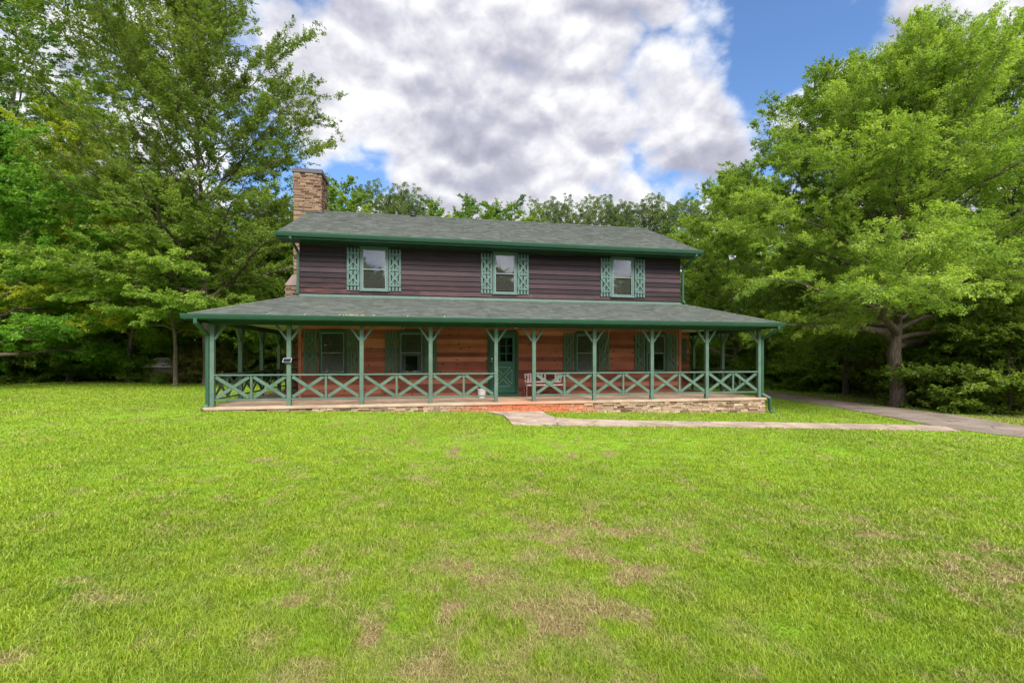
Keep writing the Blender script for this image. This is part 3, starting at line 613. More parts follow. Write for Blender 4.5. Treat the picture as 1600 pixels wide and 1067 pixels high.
# porch roof (hipped round three sides)
PX0, PX1, PY, PZ = -2.09, 15.12, -2.42, 2.43; TZ = 3.26; run = 2.5
PB = HD
def hl(p, q): p, q = np.array(p, float), np.array(q, float); v = q - p; return v / np.linalg.norm(v), np.linalg.norm(v)
mb = MB()
vv, ln = hl((0, PY, PZ), (0, 0, TZ)); tabs(mb, (PX0, PY, PZ), (1, 0, 0), vv, lambda v: v / ln * (0 - PX0), lambda v: (PX1 - PX0) - v / ln * (PX1 - HW), ln)
vv, ln2 = hl((PX0, 0, PZ), (0, 0, TZ)); tabs(mb, (PX0, PY, PZ), (0, 1, 0), vv, lambda v: v / ln2 * -PY, lambda v: PB - PY, ln2)
vv, ln3 = hl((PX1, 0, PZ), (HW, 0, TZ)); tabs(mb, (PX1, PY, PZ), (0, 1, 0), vv, lambda v: v / ln3 * -PY, lambda v: PB - PY, ln3)
for (xa, xb) in ((PX0, 0), (PX1, HW)):      # hip caps
    p, q = np.array((xa, PY, PZ + .012)), np.array((xb, 0, TZ + .012)); n = 22
    for i in range(n):
        a = p + (q - p) * i / n; b_ = p + (q - p) * (i + 1.15) / n; t_ = (q - p) / np.linalg.norm(q - p); s3 = np.cross(t_, (0, 0, 1)); s3 /= np.linalg.norm(s3)
        r = random.random(); up_ = np.array((0, 0, .014)); dn = np.array((0, 0, -.022))
        mb.face([a + up_, a + s3 * .11 + dn, b_ + s3 * .11 + dn, b_ + up_ * .4], r); mb.face([a - s3 * .11 + dn, a + up_, b_ + up_ * .4, b_ - s3 * .11 + dn], r)
proof = mb.build('porch_roof', M['shingle'], house)
mb = MB()     # deck + flashing
mb.face([(PX0, PY, PZ - .004), (PX1, PY, PZ - .004), (HW, 0, TZ - .004), (0, 0, TZ - .004)]); mb.face([(PX0, PB, PZ - .004), (PX0, PY, PZ - .004), (0, 0, TZ - .004), (0, PB, TZ - .004)]); mb.face([(PX1, PY, PZ - .004), (PX1, PB, PZ - .004), (HW, PB, TZ - .004), (HW, 0, TZ - .004)])
mb.face([(PX0, PY, PZ - .03), (PX0, PB, PZ - .03), (-1.5, PB, PZ - .03), (-1.5, -1.8, PZ - .03), (14.5, -1.8, PZ - .03), (14.5, PB, PZ - .03), (PX1, PB, PZ - .03), (PX1, PY, PZ - .03)][::-1])
mb.build('porch_soffit', M['trim'], house)
mb = MB(); mb.box(0, HW, -.034, -.0225, TZ - .02, TZ + .05); mb.hexa(((0, -.16, TZ - .045), (HW, -.16, TZ - .045), (HW, -.024, TZ - .002), (0, -.024, TZ - .002), (0, -.16, TZ - .028), (HW, -.16, TZ - .028), (HW, -.024, TZ + .018), (0, -.024, TZ + .018)))
mb.build('flashing', plain('flashing_green', (.09, .15, .115), .4, .2), house)
mb = MB(); mb.box(PX0 + .01, PX1 - .01, PY - .02, PY - .001, PZ - .16, PZ - .01); mb.box(PX0 - .02, PX0 - .001, PY, PB, PZ - .16, PZ - .01); mb.box(PX1 + .001, PX1 + .02, PY, PB, PZ - .16, PZ - .01)
mb.build('porch_fascia', M['trim'], house)
mb = MB(); mb.prism(gprof(PY - .022, PZ - .012), PX0 - .10, PX1 + .10, 'x'); mb.build('porch_gutter', M['gutter'], house)
mb = MB(); mb.prism([(PX0 - .022 - (p[0]), p[1]) for p in [(0, PZ - .127), (.075, PZ - .127), (.11, PZ - .02), (.11, PZ), (0, PZ - .09)]], PY + .03, PB, 'y'); mb.build('side_gutter', M['gutter'], house); mb = MB()
mb.prism([(PX1 + .022 + (p[0]), p[1]) for p in [(0, PZ - .127), (.075, PZ - .127), (.11, PZ - .02), (.11, PZ), (0, PZ - .09)]], PY + .03, PB, 'y'); mb.build('side_gutter', M['gutter'], house)
mb = MB()
mb.box(-DL + .06, 14.69 - .06, -D + .05, -.02, 2.34, 2.36); mb.box(-DL + .06, -.02, -.015, PB, 2.34, 2.36); mb.box(HW + .02, 14.64, -.015, 1.88, 2.34, 2.36)
mb.build('porch_ceiling', M['ceiling'], house)
mb = MB(); mb.box(-DL - .07, 14.70 + .07, -D - .05, -D + .05, 2.20, 2.395); mb.box(-DL - .05, -DL + .05, -D + .052, PB, 2.20, 2.395); mb.box(14.65, 14.75, -D + .052, PB, 2.20, 2.395)
mb.build('porch_beam', M['trim'], house)
# gutter clips and leaf litter
for x in (-.15, .75, 1.62, 2.5, 3.4, 4.4): mb = MB(); mb.bar((x, PY - .14, PZ + .0), (x + .02, PY - .02, PZ + .045), .016, .008, (0, 0, 1)); mb.bar((x + .02, PY - .02, PZ + .045), (x + .04, PY + .06, PZ + .05), .016, .008, (0, 0, 1)); mb.build('gutter_clip', M['blind'], house)
mb = MB()
for i in range(34):
    x = random.gauss(2.0, .2); mb.bar((x, PY - .08 + random.uniform(-.04, .05), PZ + .0), (x + random.uniform(-.05, .05), PY - .06, PZ + random.uniform(.02, .07)), .008, .006, (0, 1, 0.1))
tag(mb.build('leaf_litter', M['rope'], house), kind='stuff')
# posts with braces
SP = 1.905; px_ = [-DL + SP * k for k in range(5)]; px_ += [px_[-1] + 1.148 + SP * k for k in range(5)]
def post(br):
    mb = MB(); mb.box(-.055, .055, -.055, .055, 0, 2.2); p = mb.build('porch_post', M['green'], house, bevel=.006)
    for dx, dy in br:
        mb = MB(); mb.bar((dx * .05, dy * .05, 1.80), (dx * .33, dy * .33, 2.195), .055, .06, (dy, dx, 0) if dx else (1, 0, 0)); mb.build('brace', M['green'], p)
    return p
E, Wd, Nn_, S_ = (1, 0), (-1, 0), (0, 1), (0, -1)
mid = post([E, Wd]); place(mid, [(x, -D, 0, 0) for x in px_[1:-1]], True)
cl = post([E, Nn_]); cl.location = (px_[0], -D, 0)
cr = post([Wd, Nn_]); cr.location = (px_[-1], -D, 0)
sd_ = post([Nn_, S_]); place(sd_, [(-DL, -D + SP * k, 0, 0) for k in range(1, 5)] + [(14.70, -D + SP * k, 0, 0) for k in (1, 2)], True)
# railings
def railing(w):
    mb = MB(); z0, z1 = .165, .845
    mb.box(.056, w - .056, -.045, .045, z1 - .02, z1 + .02); mb.box(.056, w - .056, -.02, .02, z0, z0 + .042)
    h0, h1 = z0 + .045, z1 - .022; mb.box(w / 2 - .028, w / 2 + .028, -.02, .02, h0, h1)
    for a, b_ in ((.06, w / 2 - .03), (w / 2 + .03, w - .06)):
        dx = .03; mb.bar((a + dx, -.021, h1 - .03), (b_ - dx, -.021, h0 + .03), .085, .018); mb.bar((a + dx, .0, h0 + .03), (b_ - dx, .0, h1 - .03), .085, .018)
    return mb.build('railing', M['green'], house)
rl = railing(SP); place(rl, [(px_[i], -D, 0, 0) for i in range(9) if i != 4] + [(-DL, -D + SP * k, 0, R(90)) for k in range(4)] + [(14.70, -D + SP * k, 0, R(90)) for k in range(2)], True)
# slab and stone foundation
SX0, SX1, SY = -1.85, 14.88, -2.12
mb = MB(); 
mb.box(SX0, SX1, SY, -.02, -.075, 0); mb.box(SX0, -.02, -.018, PB, -.075, 0); mb.box(HW + .02, SX1, -.018, 1.88, -.075, 0)
mb.build('porch_floor', M['slab'], house, bevel=.012)
def stones(mb, P, length, z0, z1, zfun=None, hmin=.035, hmax=.075, wmin=.10, wmax=.36):
    """P(u, out, z) -> point. rows of irregular ledge stones"""
    z = z1
    while z > z0:
        h = random.uniform(hmin, hmax); zb = max(z - h, z0 - .02); u = 0
        while u < length:
            w = random.uniform(wmin, wmax); u1 = min(u + w, length); d_ = random.uniform(.0, .035); g_ = .006
            s1, s2, s3, s4 = (random.uniform(-.006, .006) for _ in range(4))
            mb.hexa((P(u + g_, d_ + s1, zb + g_ * .5), P(u1 - g_, d_ + s2, zb + g_ * .5 + s3 * .5), P(u1 - g_, -.06, zb + g_ * .5), P(u + g_, -.06, zb + g_ * .5), P(u + g_, d_ + s3, z - g_ * .5), P(u1 - g_, d_ + s4, z - g_ * .5 + s2 * .5), P(u1 - g_, -.06, z - g_ * .5), P(u + g_, -.06, z - g_ * .5)))
            u = u1
        z = zb
mb = MB()
stones(mb, lambda u, o, z: (SX0 + .03 + u, SY + .05 - o, z), SX1 - SX0 - .06, -.62, -.077)
stones(mb, lambda u, o, z: (SX1 - .05 + o, SY + .08 + u, z), 9.2, -.62, -.077); stones(mb, lambda u, o, z: (SX0 + .05 - o, SY + .08 + u, z), 9.2, -.62, -.077)
fd = mb.build('stone_foundation', M['stone_base'], house)
mb = MB(); mb.box(SX0 + .09, SX1 - .09, SY + .09, -.03, -.8, -.078); mb.box(SX0 + .09, SX1 - .09, -.028, HD - .1, -.8, -.078); mb.build('foundation_core', M['mortar'], house)
# chimney
CX0, CX1, CY0, CY1 = -1.0, -.03, 3.2, 4.32
mb = MB()
def around(x0, x1, y0, y1, za, zb, sides='fblr'):
    if 'f' in sides: stones(mb, lambda u, o, z: (x0 + u, y0 - o, z), x1 - x0, za, zb, hmin=.045, hmax=.085, wmin=.12, wmax=.42)
    if 'r' in sides: stones(mb, lambda u, o, z: (x1 + o, y0 + u, z), y1 - y0, za, zb, hmin=.045, hmax=.085, wmin=.12, wmax=.42)
    if 'l' in sides: stones(mb, lambda u, o, z: (x0 - o, y0 + u, z), y1 - y0, za, zb, hmin=.045, hmax=.085, wmin=.12, wmax=.42)
around(CX0, CX1, CY0, CY1, 6.3, 8.3); around(CX0, -.03, CY0, CY1, 4.3, 6.3, 'fl'); around(-1.16, -.03, CY0 - .5, CY1 + .5, -.5, 3.95, 'fl')
ch = mb.build('chimney', M['stone'], house)
mb = MB(); mb.box(CX0 + .03, CX1 - .03, CY0 + .03, CY1 - .01, 6.0, 8.3); mb.box(CX0 + .03, -.03, CY0 + .03, CY1 - .01, 3.9, 6.0); mb.box(-1.13, -.03, CY0 - .47, CY1 + .5, -.5, 3.9); mb.build('chimney_core', M['mortar'], ch)
mb = MB(); mb.box(CX0 - .06, CX1 + .06, CY0 - .06, CY1 + .06, 8.3, 8.46); mb.box(CX0 + .2, CX1 - .2, CY0 + .2, CY1 - .2, 8.46, 8.50); mb.build('chimney_cap', M['lead'], ch, bevel=.01)
mb = MB(); mb.hexa(((-1.2, CY0 - .55, 3.95), (-.03, CY0 - .55, 3.95), (-.03, CY0, 3.95), (-1.2, CY0, 3.95), (-1.04, CY0 - .1, 4.42), (-.03, CY0 - .1, 4.42), (-.03, CY0, 4.42), (-1.04, CY0, 4.42))); mb.build('chimney_shoulder', M['cap'], ch, bevel=.03)
mb = MB(); mb.box(-.03 - .5, CX1 + .14, CY0 - .10, CY0 - .045, 6.80, 6.835); mb.build('chimney_flashing', M['lead'], ch)
mb = MB(); mb.lathe([(.10, 6.98), (.10, 7.06), (.13, 7.065), (.13, 7.10), (.02, 7.14)], 3.4, 3.5); mb.build('roof_vent', M['lead'], house)
# downspouts
def spout(pts, w=.07, d=.055):
    mb = MB()
    for a, b_ in zip(pts[:-1], pts[1:]):
        a, b_ = np.array(a, float), np.array(b_, float); t_ = (b_ - a) / np.linalg.norm(b_ - a); ref = (0, 1, 0) if abs(t_[1]) < .8 else (0, 0, 1)
        mb.bar(a - t_ * .012, b_ + t_ * .012, w, d, ref)
    return mb.build('downspout', M['gutter'], house, bevel=.008)
spout([(-.12, EY - .06, 4.98), (-.10, EY - .06, 4.90), (-.03, -.075, 4.62), (-.03, -.075, 3.38), (-.05, -.16, 3.30)])
spout([(13.30, EY - .06, 4.98), (13.28, EY - .06, 4.88), (HW + .06, -.075, 4.55), (HW + .06, -.075, 3.38), (HW + .08, -.16, 3.28)])
spout([(-1.86, PY - .07, 2.32), (-1.86, PY - .07, 2.20), (-1.79, -D - .03, 1.92), (-1.79, -D - .03, .05), (-1.87, -D - .14, -.06)], .085, .07)
spout([(15.00, PY - .07, 2.32), (15.00, PY - .07, 2.22), (14.81, -D - .03, 1.92), (14.81, -D - .03, .12), (14.99, -D - .17, -.02), (14.99, -D - .17, -.42), (15.08, -D - .3, -.50)], .085, .07)
# ceiling lights under the porch, hanging cords
for x in (2.6, 6.75, 10.9):
    mb = MB(); mb.lathe([(.09, 2.34), (.09, 2.32), (.075, 2.27), (.02, 2.25)], x, -1.1 if x != 6.75 else -.9); mb.build('porch_light', M['white'], house)

# things on the porch --------------------------------------------------------
def hw(X_, Y_, Z_): a, b_ = to_world(X_, Y_); return (a, b_, HZ + Z_)
mb = MB(); mb.tube([(0, 0, 0), (-.05, .02, -.35), (-.16, .05, -.80)], .009, 6); mb.tube([(-.16, .05, -.80), (-.175, .055, -.83)], .018, 6)
o = mb.build('cord', M['rope']); o.location = hw(9.95, -.9, 2.34); tag(o, 'thin tan cord hanging from the porch ceiling by the third ground floor window', 'cord')
sol = empty('solar_light', hw(.2, -D - .06, 1.24), HROT); tag(sol, 'small white framed solar light fixed to a left porch post', 'solar light')
mb = MB(); mb.hexa(((-.12, -.06, -.055), (.10, -.06, -.055), (.10, -.045, -.055), (-.12, -.045, -.055), (-.10, -.03, .06), (.12, -.03, .06), (.12, -.015, .06), (-.10, -.015, .06))); mb.box(-.012, .012, -.045, .004, -.03, .02); mb.build('panel_frame', plain('grey_frame', (.28, .28, .28), .5), sol)
mb = MB(); mb.hexa(((-.103, -.0645, -.042), (.088, -.0645, -.042), (.088, -.061, -.042), (-.103, -.061, -.042), (-.087, -.036, .047), (.104, -.036, .047), (.104, -.032, .047), (-.087, -.032, .047))); mb.build('solar_panel', plain('solar_cell', (.010, .012, .028), .75, 0, .1), sol)
bk = empty('planter_bucket', hw(5.70, -.42, 0), 0); tag(bk, 'small white plastic bucket planter beside the front door', 'bucket')
mb = MB(); mb.tube([(0, 0, 0), (0, 0, .27), (0, 0, .28), (0, 0, .30), (0, 0, .30), (0, 0, .05)], [.105, .145, .155, .155, .14, .10], 24); mb.build('bucket', M['white'], bk)
mb = MB()
for i in range(9):
    a = random.uniform(0, 6.28); r_ = random.uniform(.02, .08); mb.bar((math.cos(a) * .03, math.sin(a) * .03, .2), (math.cos(a) * r_, math.sin(a) * r_, random.uniform(.36, .46)), .012, .004)
mb.build('plant', M['rope'], bk)
mb = MB(); mb.box(-.115, .115, -.05, .05, -.12, -.1); 
# bench
bn = empty('garden_bench', hw(7.12, -.30, 0), HROT); tag(bn, 'weathered pinkish garden bench with ornate back beside the front door', 'bench')
bw = 1.36
mb = MB()
for i in range(4): mb.box(.04, bw - .04, -.40 + i * .095, -.40 + i * .095 + .075, .395, .415)
mb.build('seat', M['bench'], bn)
mb = MB(); yb = -.02
def arch(x): t = (x - bw / 2) / (bw / 2); return .76 + .05 * (1 - t * t)
mb.box(.06, bw - .06, yb - .015, yb + .015, .47, .515)
for i in range(14):
    xa = .02 + (bw - .04) * i / 14; xb = .02 + (bw - .04) * (i + 1) / 14; mb.hexa(((xa, yb - .018, arch(xa) - .05), (xb, yb - .018, arch(xb) - .05), (xb, yb + .018, arch(xb) - .05), (xa, yb + .018, arch(xa) - .05), (xa, yb - .018, arch(xa)), (xb, yb - .018, arch(xb)), (xb, yb + .018, arch(xb)), (xa, yb + .018, arch(xa))))
for x in (.05, .16, .25, .62, .74, 1.11, 1.20, 1.31): mb.box(x - .03, x + .03, yb - .012, yb + .012, .515, arch(x) - .05)
bb = mb.build('backrest', M['bench'], bn)
for x0 in (.27, .77):
    mb = MB()
    for i in range(9):
        cx = x0 + .15 + .12 * math.cos(i * .698); cz = .62 + .075 * math.sin(i * .698); mb.tube([(cx + .035 * math.cos(k * .785), yb, cz + .028 * math.sin(k * .785)) for k in range(9)], .006, 5, False)
    mb.tube([(x0 + .15 + .08 * math.cos(k * .52), yb + .001, .62 + .05 * math.sin(k * .52)) for k in range(13)], .008, 5, False)
    mb.build('scrollwork', M['black'], bb)
for x in (.03, bw - .03):
    mb = MB(); mb.tube([(x, -.40, 0), (x, -.385, .12), (x, -.41, .28), (x, -.39, .40), (x, -.40, .56), (x, -.36, .60), (x, -.2, .61), (x, -.03, .60)], .016, 8); mb.tube([(x, .05, 0), (x, .0, .2), (x, -.02, .42), (x, -.02, .74)], .016, 8)
    mb.tube([(x, -.39, .40), (x, -.02, .40)], .012, 6); mb.build('side_frame', plain('bench_iron', (.22, .13, .11), .6, .2), bn)

# ------------------------------------------------------------------ vegetation
def tubes_np(P, Rr, k):
    """P (n,m,3) polylines, Rr (n,m) radii -> verts, quads"""
    n, m = P.shape[:2]; T = np.empty_like(P); T[:, 1:-1] = P[:, 2:] - P[:, :-2]; T[:, 0] = P[:, 1] - P[:, 0]; T[:, -1] = P[:, -1] - P[:, -2]
    T /= np.linalg.norm(T, axis=-1, keepdims=True) + 1e-9
    mean = T.mean(1, keepdims=True); ref = np.where(np.abs(mean[..., 2:3]) < .8, np.array((0, 0, 1.)), np.array((1., 0, 0))); ref = np.broadcast_to(ref, T.shape)
    U = np.cross(T, ref); U /= np.linalg.norm(U, axis=-1, keepdims=True) + 1e-9; W_ = np.cross(T, U)
    a = np.arange(k) * 2 * math.pi / k
    V = P[:, :, None] + (U[:, :, None] * np.cos(a)[:, None] + W_[:, :, None] * np.sin(a)[:, None]) * Rr[:, :, None, None]
    idx = np.arange(n * m * k).reshape(n, m, k); nx_ = np.roll(idx, -1, 2)
    Q = np.stack([idx[:, :-1], nx_[:, :-1], nx_[:, 1:], idx[:, 1:]], -1).reshape(-1, 4); return V.reshape(-1, 3), Q
def leaves_np(rs, pos, axis, L_, W_, up=.8, tilt=.6):
    n = len(pos); nrm = rs.randn(n, 3) * tilt + np.array((0, 0, up)); axis = axis / (np.linalg.norm(axis, axis=1, keepdims=True) + 1e-9)
    side = np.cross(nrm, axis); side /= np.linalg.norm(side, axis=1, keepdims=True) + 1e-9; nrm = np.cross(axis, side)
    l = (L_ * rs.uniform(.6, 1.3, n))[:, None]; w = (W_ * rs.uniform(.6, 1.3, n))[:, None]
    b0 = pos; tip = pos + axis * l - np.array((0, 0, 1)) * l * .15; md = pos + axis * l * .45
    V = np.stack([b0, md + side * w / 2 + nrm * w * .15, tip, md - side * w / 2 + nrm * w * .15], 1).reshape(-1, 3)
    return V, np.arange(n * 4).reshape(-1, 4)
def tree_proto(seed, H, tr, prof, nl, h0, h1, e0, e1, LL, LW, nleaf, leafmat, droop=.12, l2k=2.2, tw=.5, offs=(0, 0), trunk_top=.9, l2len=.30, name='broadleaf_tree', fork=None, tone=.5, up=.3, vz=(-.28, .38), tz=.3, dlow=0):
    rs = np.random.RandomState(seed); ph = np.array([h for h, r in prof]); pr = np.array([r for h, r in prof]); f1, f2, f3 = rs.uniform(0, 6.28, 3)
    def env(P):
        h = P[..., 2]; cx = offs[0] * np.clip(h / H, 0, 1); cy_ = offs[1] * np.clip(h / H, 0, 1)
        dx, dy = P[..., 0] - cx, P[..., 1] - cy_; az = np.arctan2(dy, dx); r = np.hypot(dx, dy)
        rr = np.interp(h, ph, pr, left=pr[0], right=0) * (1 + .14 * np.sin(2 * az + f1 + h * .25) + .10 * np.sin(5 * az + f2 + h * .9) + .06 * np.sin(9 * az + f3 - h * 1.7))
        return (r < rr) & (h < H)
    def raylen(S, Dd, mx=30):
        t = np.arange(.3, mx, .3); P = S[:, None] + Dd[:, None] * t[None, :, None]; out = ~env(P); first = np.where(out.any(1), out.argmax(1), len(t) - 1); return t[first]
    nt_ = 14; t = np.linspace(0, 1, nt_); wob = np.cumsum(rs.randn(nt_, 2) * H * .006, 0); wob[:2] = 0
    trunk = np.stack([wob[:, 0] + offs[0] * t ** 1.5 * trunk_top, wob[:, 1] + offs[1] * t ** 1.5 * trunk_top, t * H * trunk_top], -1)
    tR = tr * (1 - t * .96) ** .85; tR[0] *= 1.3
    if fork: tR *= np.interp(t, (fork[0] - .04, fork[0] + .06), (1, fork[1]))
    
    Pt = np.concatenate([trunk[:1] - (0, 0, .3), trunk[:1] + (0, 0, .0), trunk[:1] * .7 + trunk[1:2] * .3, trunk[1:]]); Rt = np.concatenate([[tR[0] * 1.15], [tR[0]], [tr * 1.02], tR[1:]])
    limbs = []; S = []; Dd = []; R0 = []
    for i in range(nl):
        u = (i + rs.uniform(.2, .8)) / nl; h = h0 + (h1 - h0) * u; az = i * 2.399 + rs.uniform(-.5, .5); el = R(e0 + (e1 - e0) * u + rs.uniform(-9, 9))
        s = np.array([np.interp(h, trunk[:, 2], trunk[:, j]) for j in (0, 1)] + [h]); S.append(s); Dd.append((math.cos(el) * math.cos(az), math.cos(el) * math.sin(az), math.sin(el))); R0.append((np.interp(h, trunk[:, 2], tR) * rs.uniform(.4, .6)) if not fork else max(np.interp(h, trunk[:, 2], tR) * rs.uniform(.5, .9), tr * .13 * rs.uniform(.5, 1.4)))
    S = np.array(S); Dd = np.array(Dd); R0 = np.array(R0); Ln = np.maximum(raylen(S, Dd) * rs.uniform(.82, 1.06, nl), .8)
    m = 10; t = np.linspace(0, 1, m); P = S[:, None] + Dd[:, None] * (t[None, :, None] * Ln[:, None, None])
    nz = np.cumsum(rs.randn(nl, m, 3) * .035, 1) * Ln[:, None, None] * .5; nz[:, 0] = 0; P = P + nz; hz = np.hypot(Dd[:, 0], Dd[:, 1]); dr_ = droop * (1 + dlow * (1 - np.arange(nl) / nl) ** 3); P[..., 2] -= (t ** 2)[None] * (Ln * hz * dr_)[:, None]; P[..., 2] = np.maximum(P[..., 2], .9 if H > 5 else .05)
    RR = np.maximum(R0[:, None] * (1 - t[None]) ** .9, .008)
    # second order
    s2, d2, l2, rr2 = [], [], [], []
    for i in range(nl):
        n2 = int(Ln[i] * l2k) + 3; ss_ = np.linspace(.14, 1, n2) ** .85
        for j, q in enumerate(ss_):
            p = np.array([np.interp(q, t, P[i, :, a]) for a in range(3)]); ta = P[i, min(int(q * (m - 1)) + 1, m - 1)] - P[i, max(int(q * (m - 1)) - 1, 0)]; ta /= np.linalg.norm(ta)
            an = (1 if j % 2 else -1) * R(rs.uniform(25, 75)) * (1 if q < .97 else .2); ca, sa = math.cos(an), math.sin(an)
            d = np.array((ta[0] * ca - ta[1] * sa, ta[0] * sa + ta[1] * ca, ta[2] * .75 + rs.uniform(*vz))); hn = math.hypot(d[0], d[1])
            if hn < .35: a_ = rs.uniform(0, 6.28); d[:2] += .5 * np.array((math.cos(a_), math.sin(a_)))
            d /= np.linalg.norm(d); s2.append(p); d2.append(d); l2.append((l2len * Ln[i] * (1.15 - .6 * q) + .45) * rs.uniform(.6, 1.25)); rr2.append(max(.3 * np.interp(q, t, RR[i]), .007))
    s2, d2, l2, rr2 = map(np.array, (s2, d2, l2, rr2)); l2 = np.minimum(l2, raylen(s2, d2) * 1.1 + .35); m2 = 5; t2 = np.linspace(0, 1, m2)
    P2 = s2[:, None] + d2[:, None] * (t2[None, :, None] * l2[:, None, None]); nz = np.cumsum(rs.randn(len(s2), m2, 3) * .05, 1) * l2[:, None, None] * .6; nz[:, 0] = 0; P2 = P2 + nz; P2[..., 2] -= droop * 1.3 * (t2 ** 2)[None] * l2[:, None]
    Va, Qa = tubes_np(Pt[None], Rt[None], 12); Vb, Qb = tubes_np(P, RR, 6); Vc, Qc = tubes_np(P2, np.maximum(rr2[:, None] * (1 - t2[None] * .8), .004), 3)
    TV = np.concatenate([Va, Vb, Vc]); TQ = np.concatenate([Qa, Qb + len(Va), Qc + len(Va) + len(Vb)])
    # twigs
    n3 = np.maximum((l2 * 7).astype(int) + 3, 4); own = np.repeat(np.arange(len(l2)), n3); q = rs.uniform(.05, 1, len(own)); fl = q * (m2 - 1); i0 = np.minimum(fl.astype(int), m2 - 2); fr = (fl - i0)[:, None]
    s3 = P2[own, i0] * (1 - fr) + P2[own, i0 + 1] * fr; ta = P2[own, i0 + 1] - P2[own, i0]; ta /= np.linalg.norm(ta, axis=1, keepdims=True) + 1e-9
    an = np.where(rs.rand(len(own)) < .5, 1, -1) * np.radians(rs.uniform(20, 70, len(own))); ca, sa = np.cos(an), np.sin(an)
    d3 = np.stack([ta[:, 0] * ca - ta[:, 1] * sa, ta[:, 0] * sa + ta[:, 1] * ca, ta[:, 2] * .7 + rs.uniform(-tz, tz, len(own))], -1); d3 /= np.linalg.norm(d3, axis=1, keepdims=True) + 1e-9
    l3 = tw * rs.uniform(.5, 1.3, len(own)) * (1.1 - .5 * q)
    toneL2 = rs.rand(len(l2)); k = rs.randint(0, len(own), nleaf); u = rs.rand(nleaf) ** .7
    pos = s3[k] + d3[k] * (l3[k] * u)[:, None] + rs.randn(nleaf, 3) * .035; pos[:, 2] -= .12 * (l3[k] * u) ** 1.5
    sg = np.where(rs.rand(nleaf) < .5, 1, -1) * R(50); ca, sa = np.cos(sg), np.sin(sg); ax = np.stack([d3[k, 0] * ca - d3[k, 1] * sa, d3[k, 0] * sa + d3[k, 1] * ca, d3[k, 2]], -1) + rs.randn(nleaf, 3) * .35
    LV, LQ = leaves_np(rs, pos, ax, LL, LW, up, .75); rnd = np.clip(tone * toneL2[own[k]] + (1 - tone) * rs.rand(nleaf), 0, 1)
    root = empty(name, (0, 0, 0))
    np_obj('trunk', np_mesh('trunk', TV, TQ, M['bark'], smooth=True), root); np_obj('crown', np_mesh('crown', LV, LQ, M[leafmat], {'rnd': rnd}), root)
    return root
def pine_proto(seed, H, nb, base):
    rs = np.random.RandomState(seed); t = np.linspace(0, 1, 10); trunk = np.stack([np.cumsum(rs.randn(10)) * .05, np.cumsum(rs.randn(10)) * .05, t * H], -1); tR = .17 * (1 - t * .9)
    S, E_, = [], []
    tips = []
    for i in range(nb):
        u = i / nb; h = H * (base + (1 - base) * u ** .9); az = i * 2.4 + rs.uniform(-.4, .4); ln = (2.0 * math.sin(math.pi * min(1, .25 + .75 * (1 - u)) ** 1.0) + .35) * rs.uniform(.6, 1.15) * .82; el = R(-5 + 55 * u + rs.uniform(-12, 12))
        s = np.array((np.interp(h, trunk[:, 2], trunk[:, 0]), np.interp(h, trunk[:, 2], trunk[:, 1]), h)); d = np.array((math.cos(el) * math.cos(az), math.cos(el) * math.sin(az), math.sin(el)))
        e = s + d * ln + np.array((0, 0, .25 * ln)); S.append(s); E_.append(e)
        for q in (.45, .75, 1): 
            for _ in range(3 if q < .9 else 5): tips.append(s + (e - s) * q + rs.randn(3) * .30 * (.6 + ln * .3))
    S, E_ = np.array(S), np.array(E_); P = np.stack([S, (S + E_) / 2 - (0, 0, .06), E_], 1); V1, Q1 = tubes_np(trunk[None], tR[None], 8); V2, Q2 = tubes_np(P, np.tile(np.array((.045, .03, .01)), (nb, 1)), 4)
    tips = np.array(tips); nn = 70; k = np.repeat(np.arange(len(tips)), nn); d = rs.randn(len(k), 3); d[:, 2] += .5; d /= np.linalg.norm(d, axis=1, keepdims=True); sz = rs.uniform(.7, 1.25, len(tips))[k][:, None]
    pos = tips[k] + d * .06 * sz; LV, LQ = leaves_np(rs, pos, d, .19, .032, 0, 1.0); tone = rs.rand(len(tips))
    root = empty('pine_tree'); np_obj('trunk', np_mesh('trunk', np.concatenate([V1, V2]), np.concatenate([Q1, Q2 + len(V1)]), M['bark'], smooth=True), root)
    np_obj('crown', np_mesh('crown', LV, LQ, M['needle'], {'rnd': .55 * tone[k] + .45 * rs.rand(len(k))}), root); return root
def put(root, x, y, rz=0, s=1, label=None, cat='tree', group=None):
    root.location = (x, y, float(gz(x)) - .02); root.rotation_euler = (0, 0, rz); root.scale = (s, s, s); tag(root, label, cat, group); return root

# --- right side trees
R1 = tree_proto(21, 14.8, .27, [(1.2, 3.6), (3, 5.0), (5, 6.2), (8, 6.4), (11, 4.6), (13, 3.0), (14.9, 1.2)], 76, 2.3, 12.6, 18, 80, .09, .04, 520000, 'leaf_light', droop=.17, trunk_top=.92, l2k=2.8, fork=(.2, .5), offs=(1.4, 0), l2len=.27, tw=.55, dlow=1.3, vz=(-.25, .75), tz=.6)
put(R1, 14.9, 18.0, 0.4, .98, 'large light green tree with a thick forked trunk beside the driveway')
R2 = tree_proto(22, 15.2, .15, [(1.0, 4.2), (3.5, 5.4), (7, 6.2), (11, 5.8), (13.5, 3.8), (15.3, 1.4)], 60, 1.9, 13.6, 16, 80, .105, .045, 300000, 'leaf_big', droop=.13, fork=(.22, .55), l2len=.26, vz=(-.25, .75), tz=.6, offs=(-.8, 0), dlow=1.0)
put(R2, 16.9, 23.58, 1.3, 1.04, 'slimmer green tree with a thin trunk left of the thick trunked driveway tree')
R3 = tree_proto(23, 13.0, .2, [(.8, 4.6), (3.5, 5.4), (7, 5.4), (10, 3.8), (12, 2.1), (13.1, .6)], 46, 1.4, 11.8, 16, 76, .13, .055, 190000, 'leaf_light', droop=.14, fork=(.3, .6), vz=(-.25, .75), tz=.6)
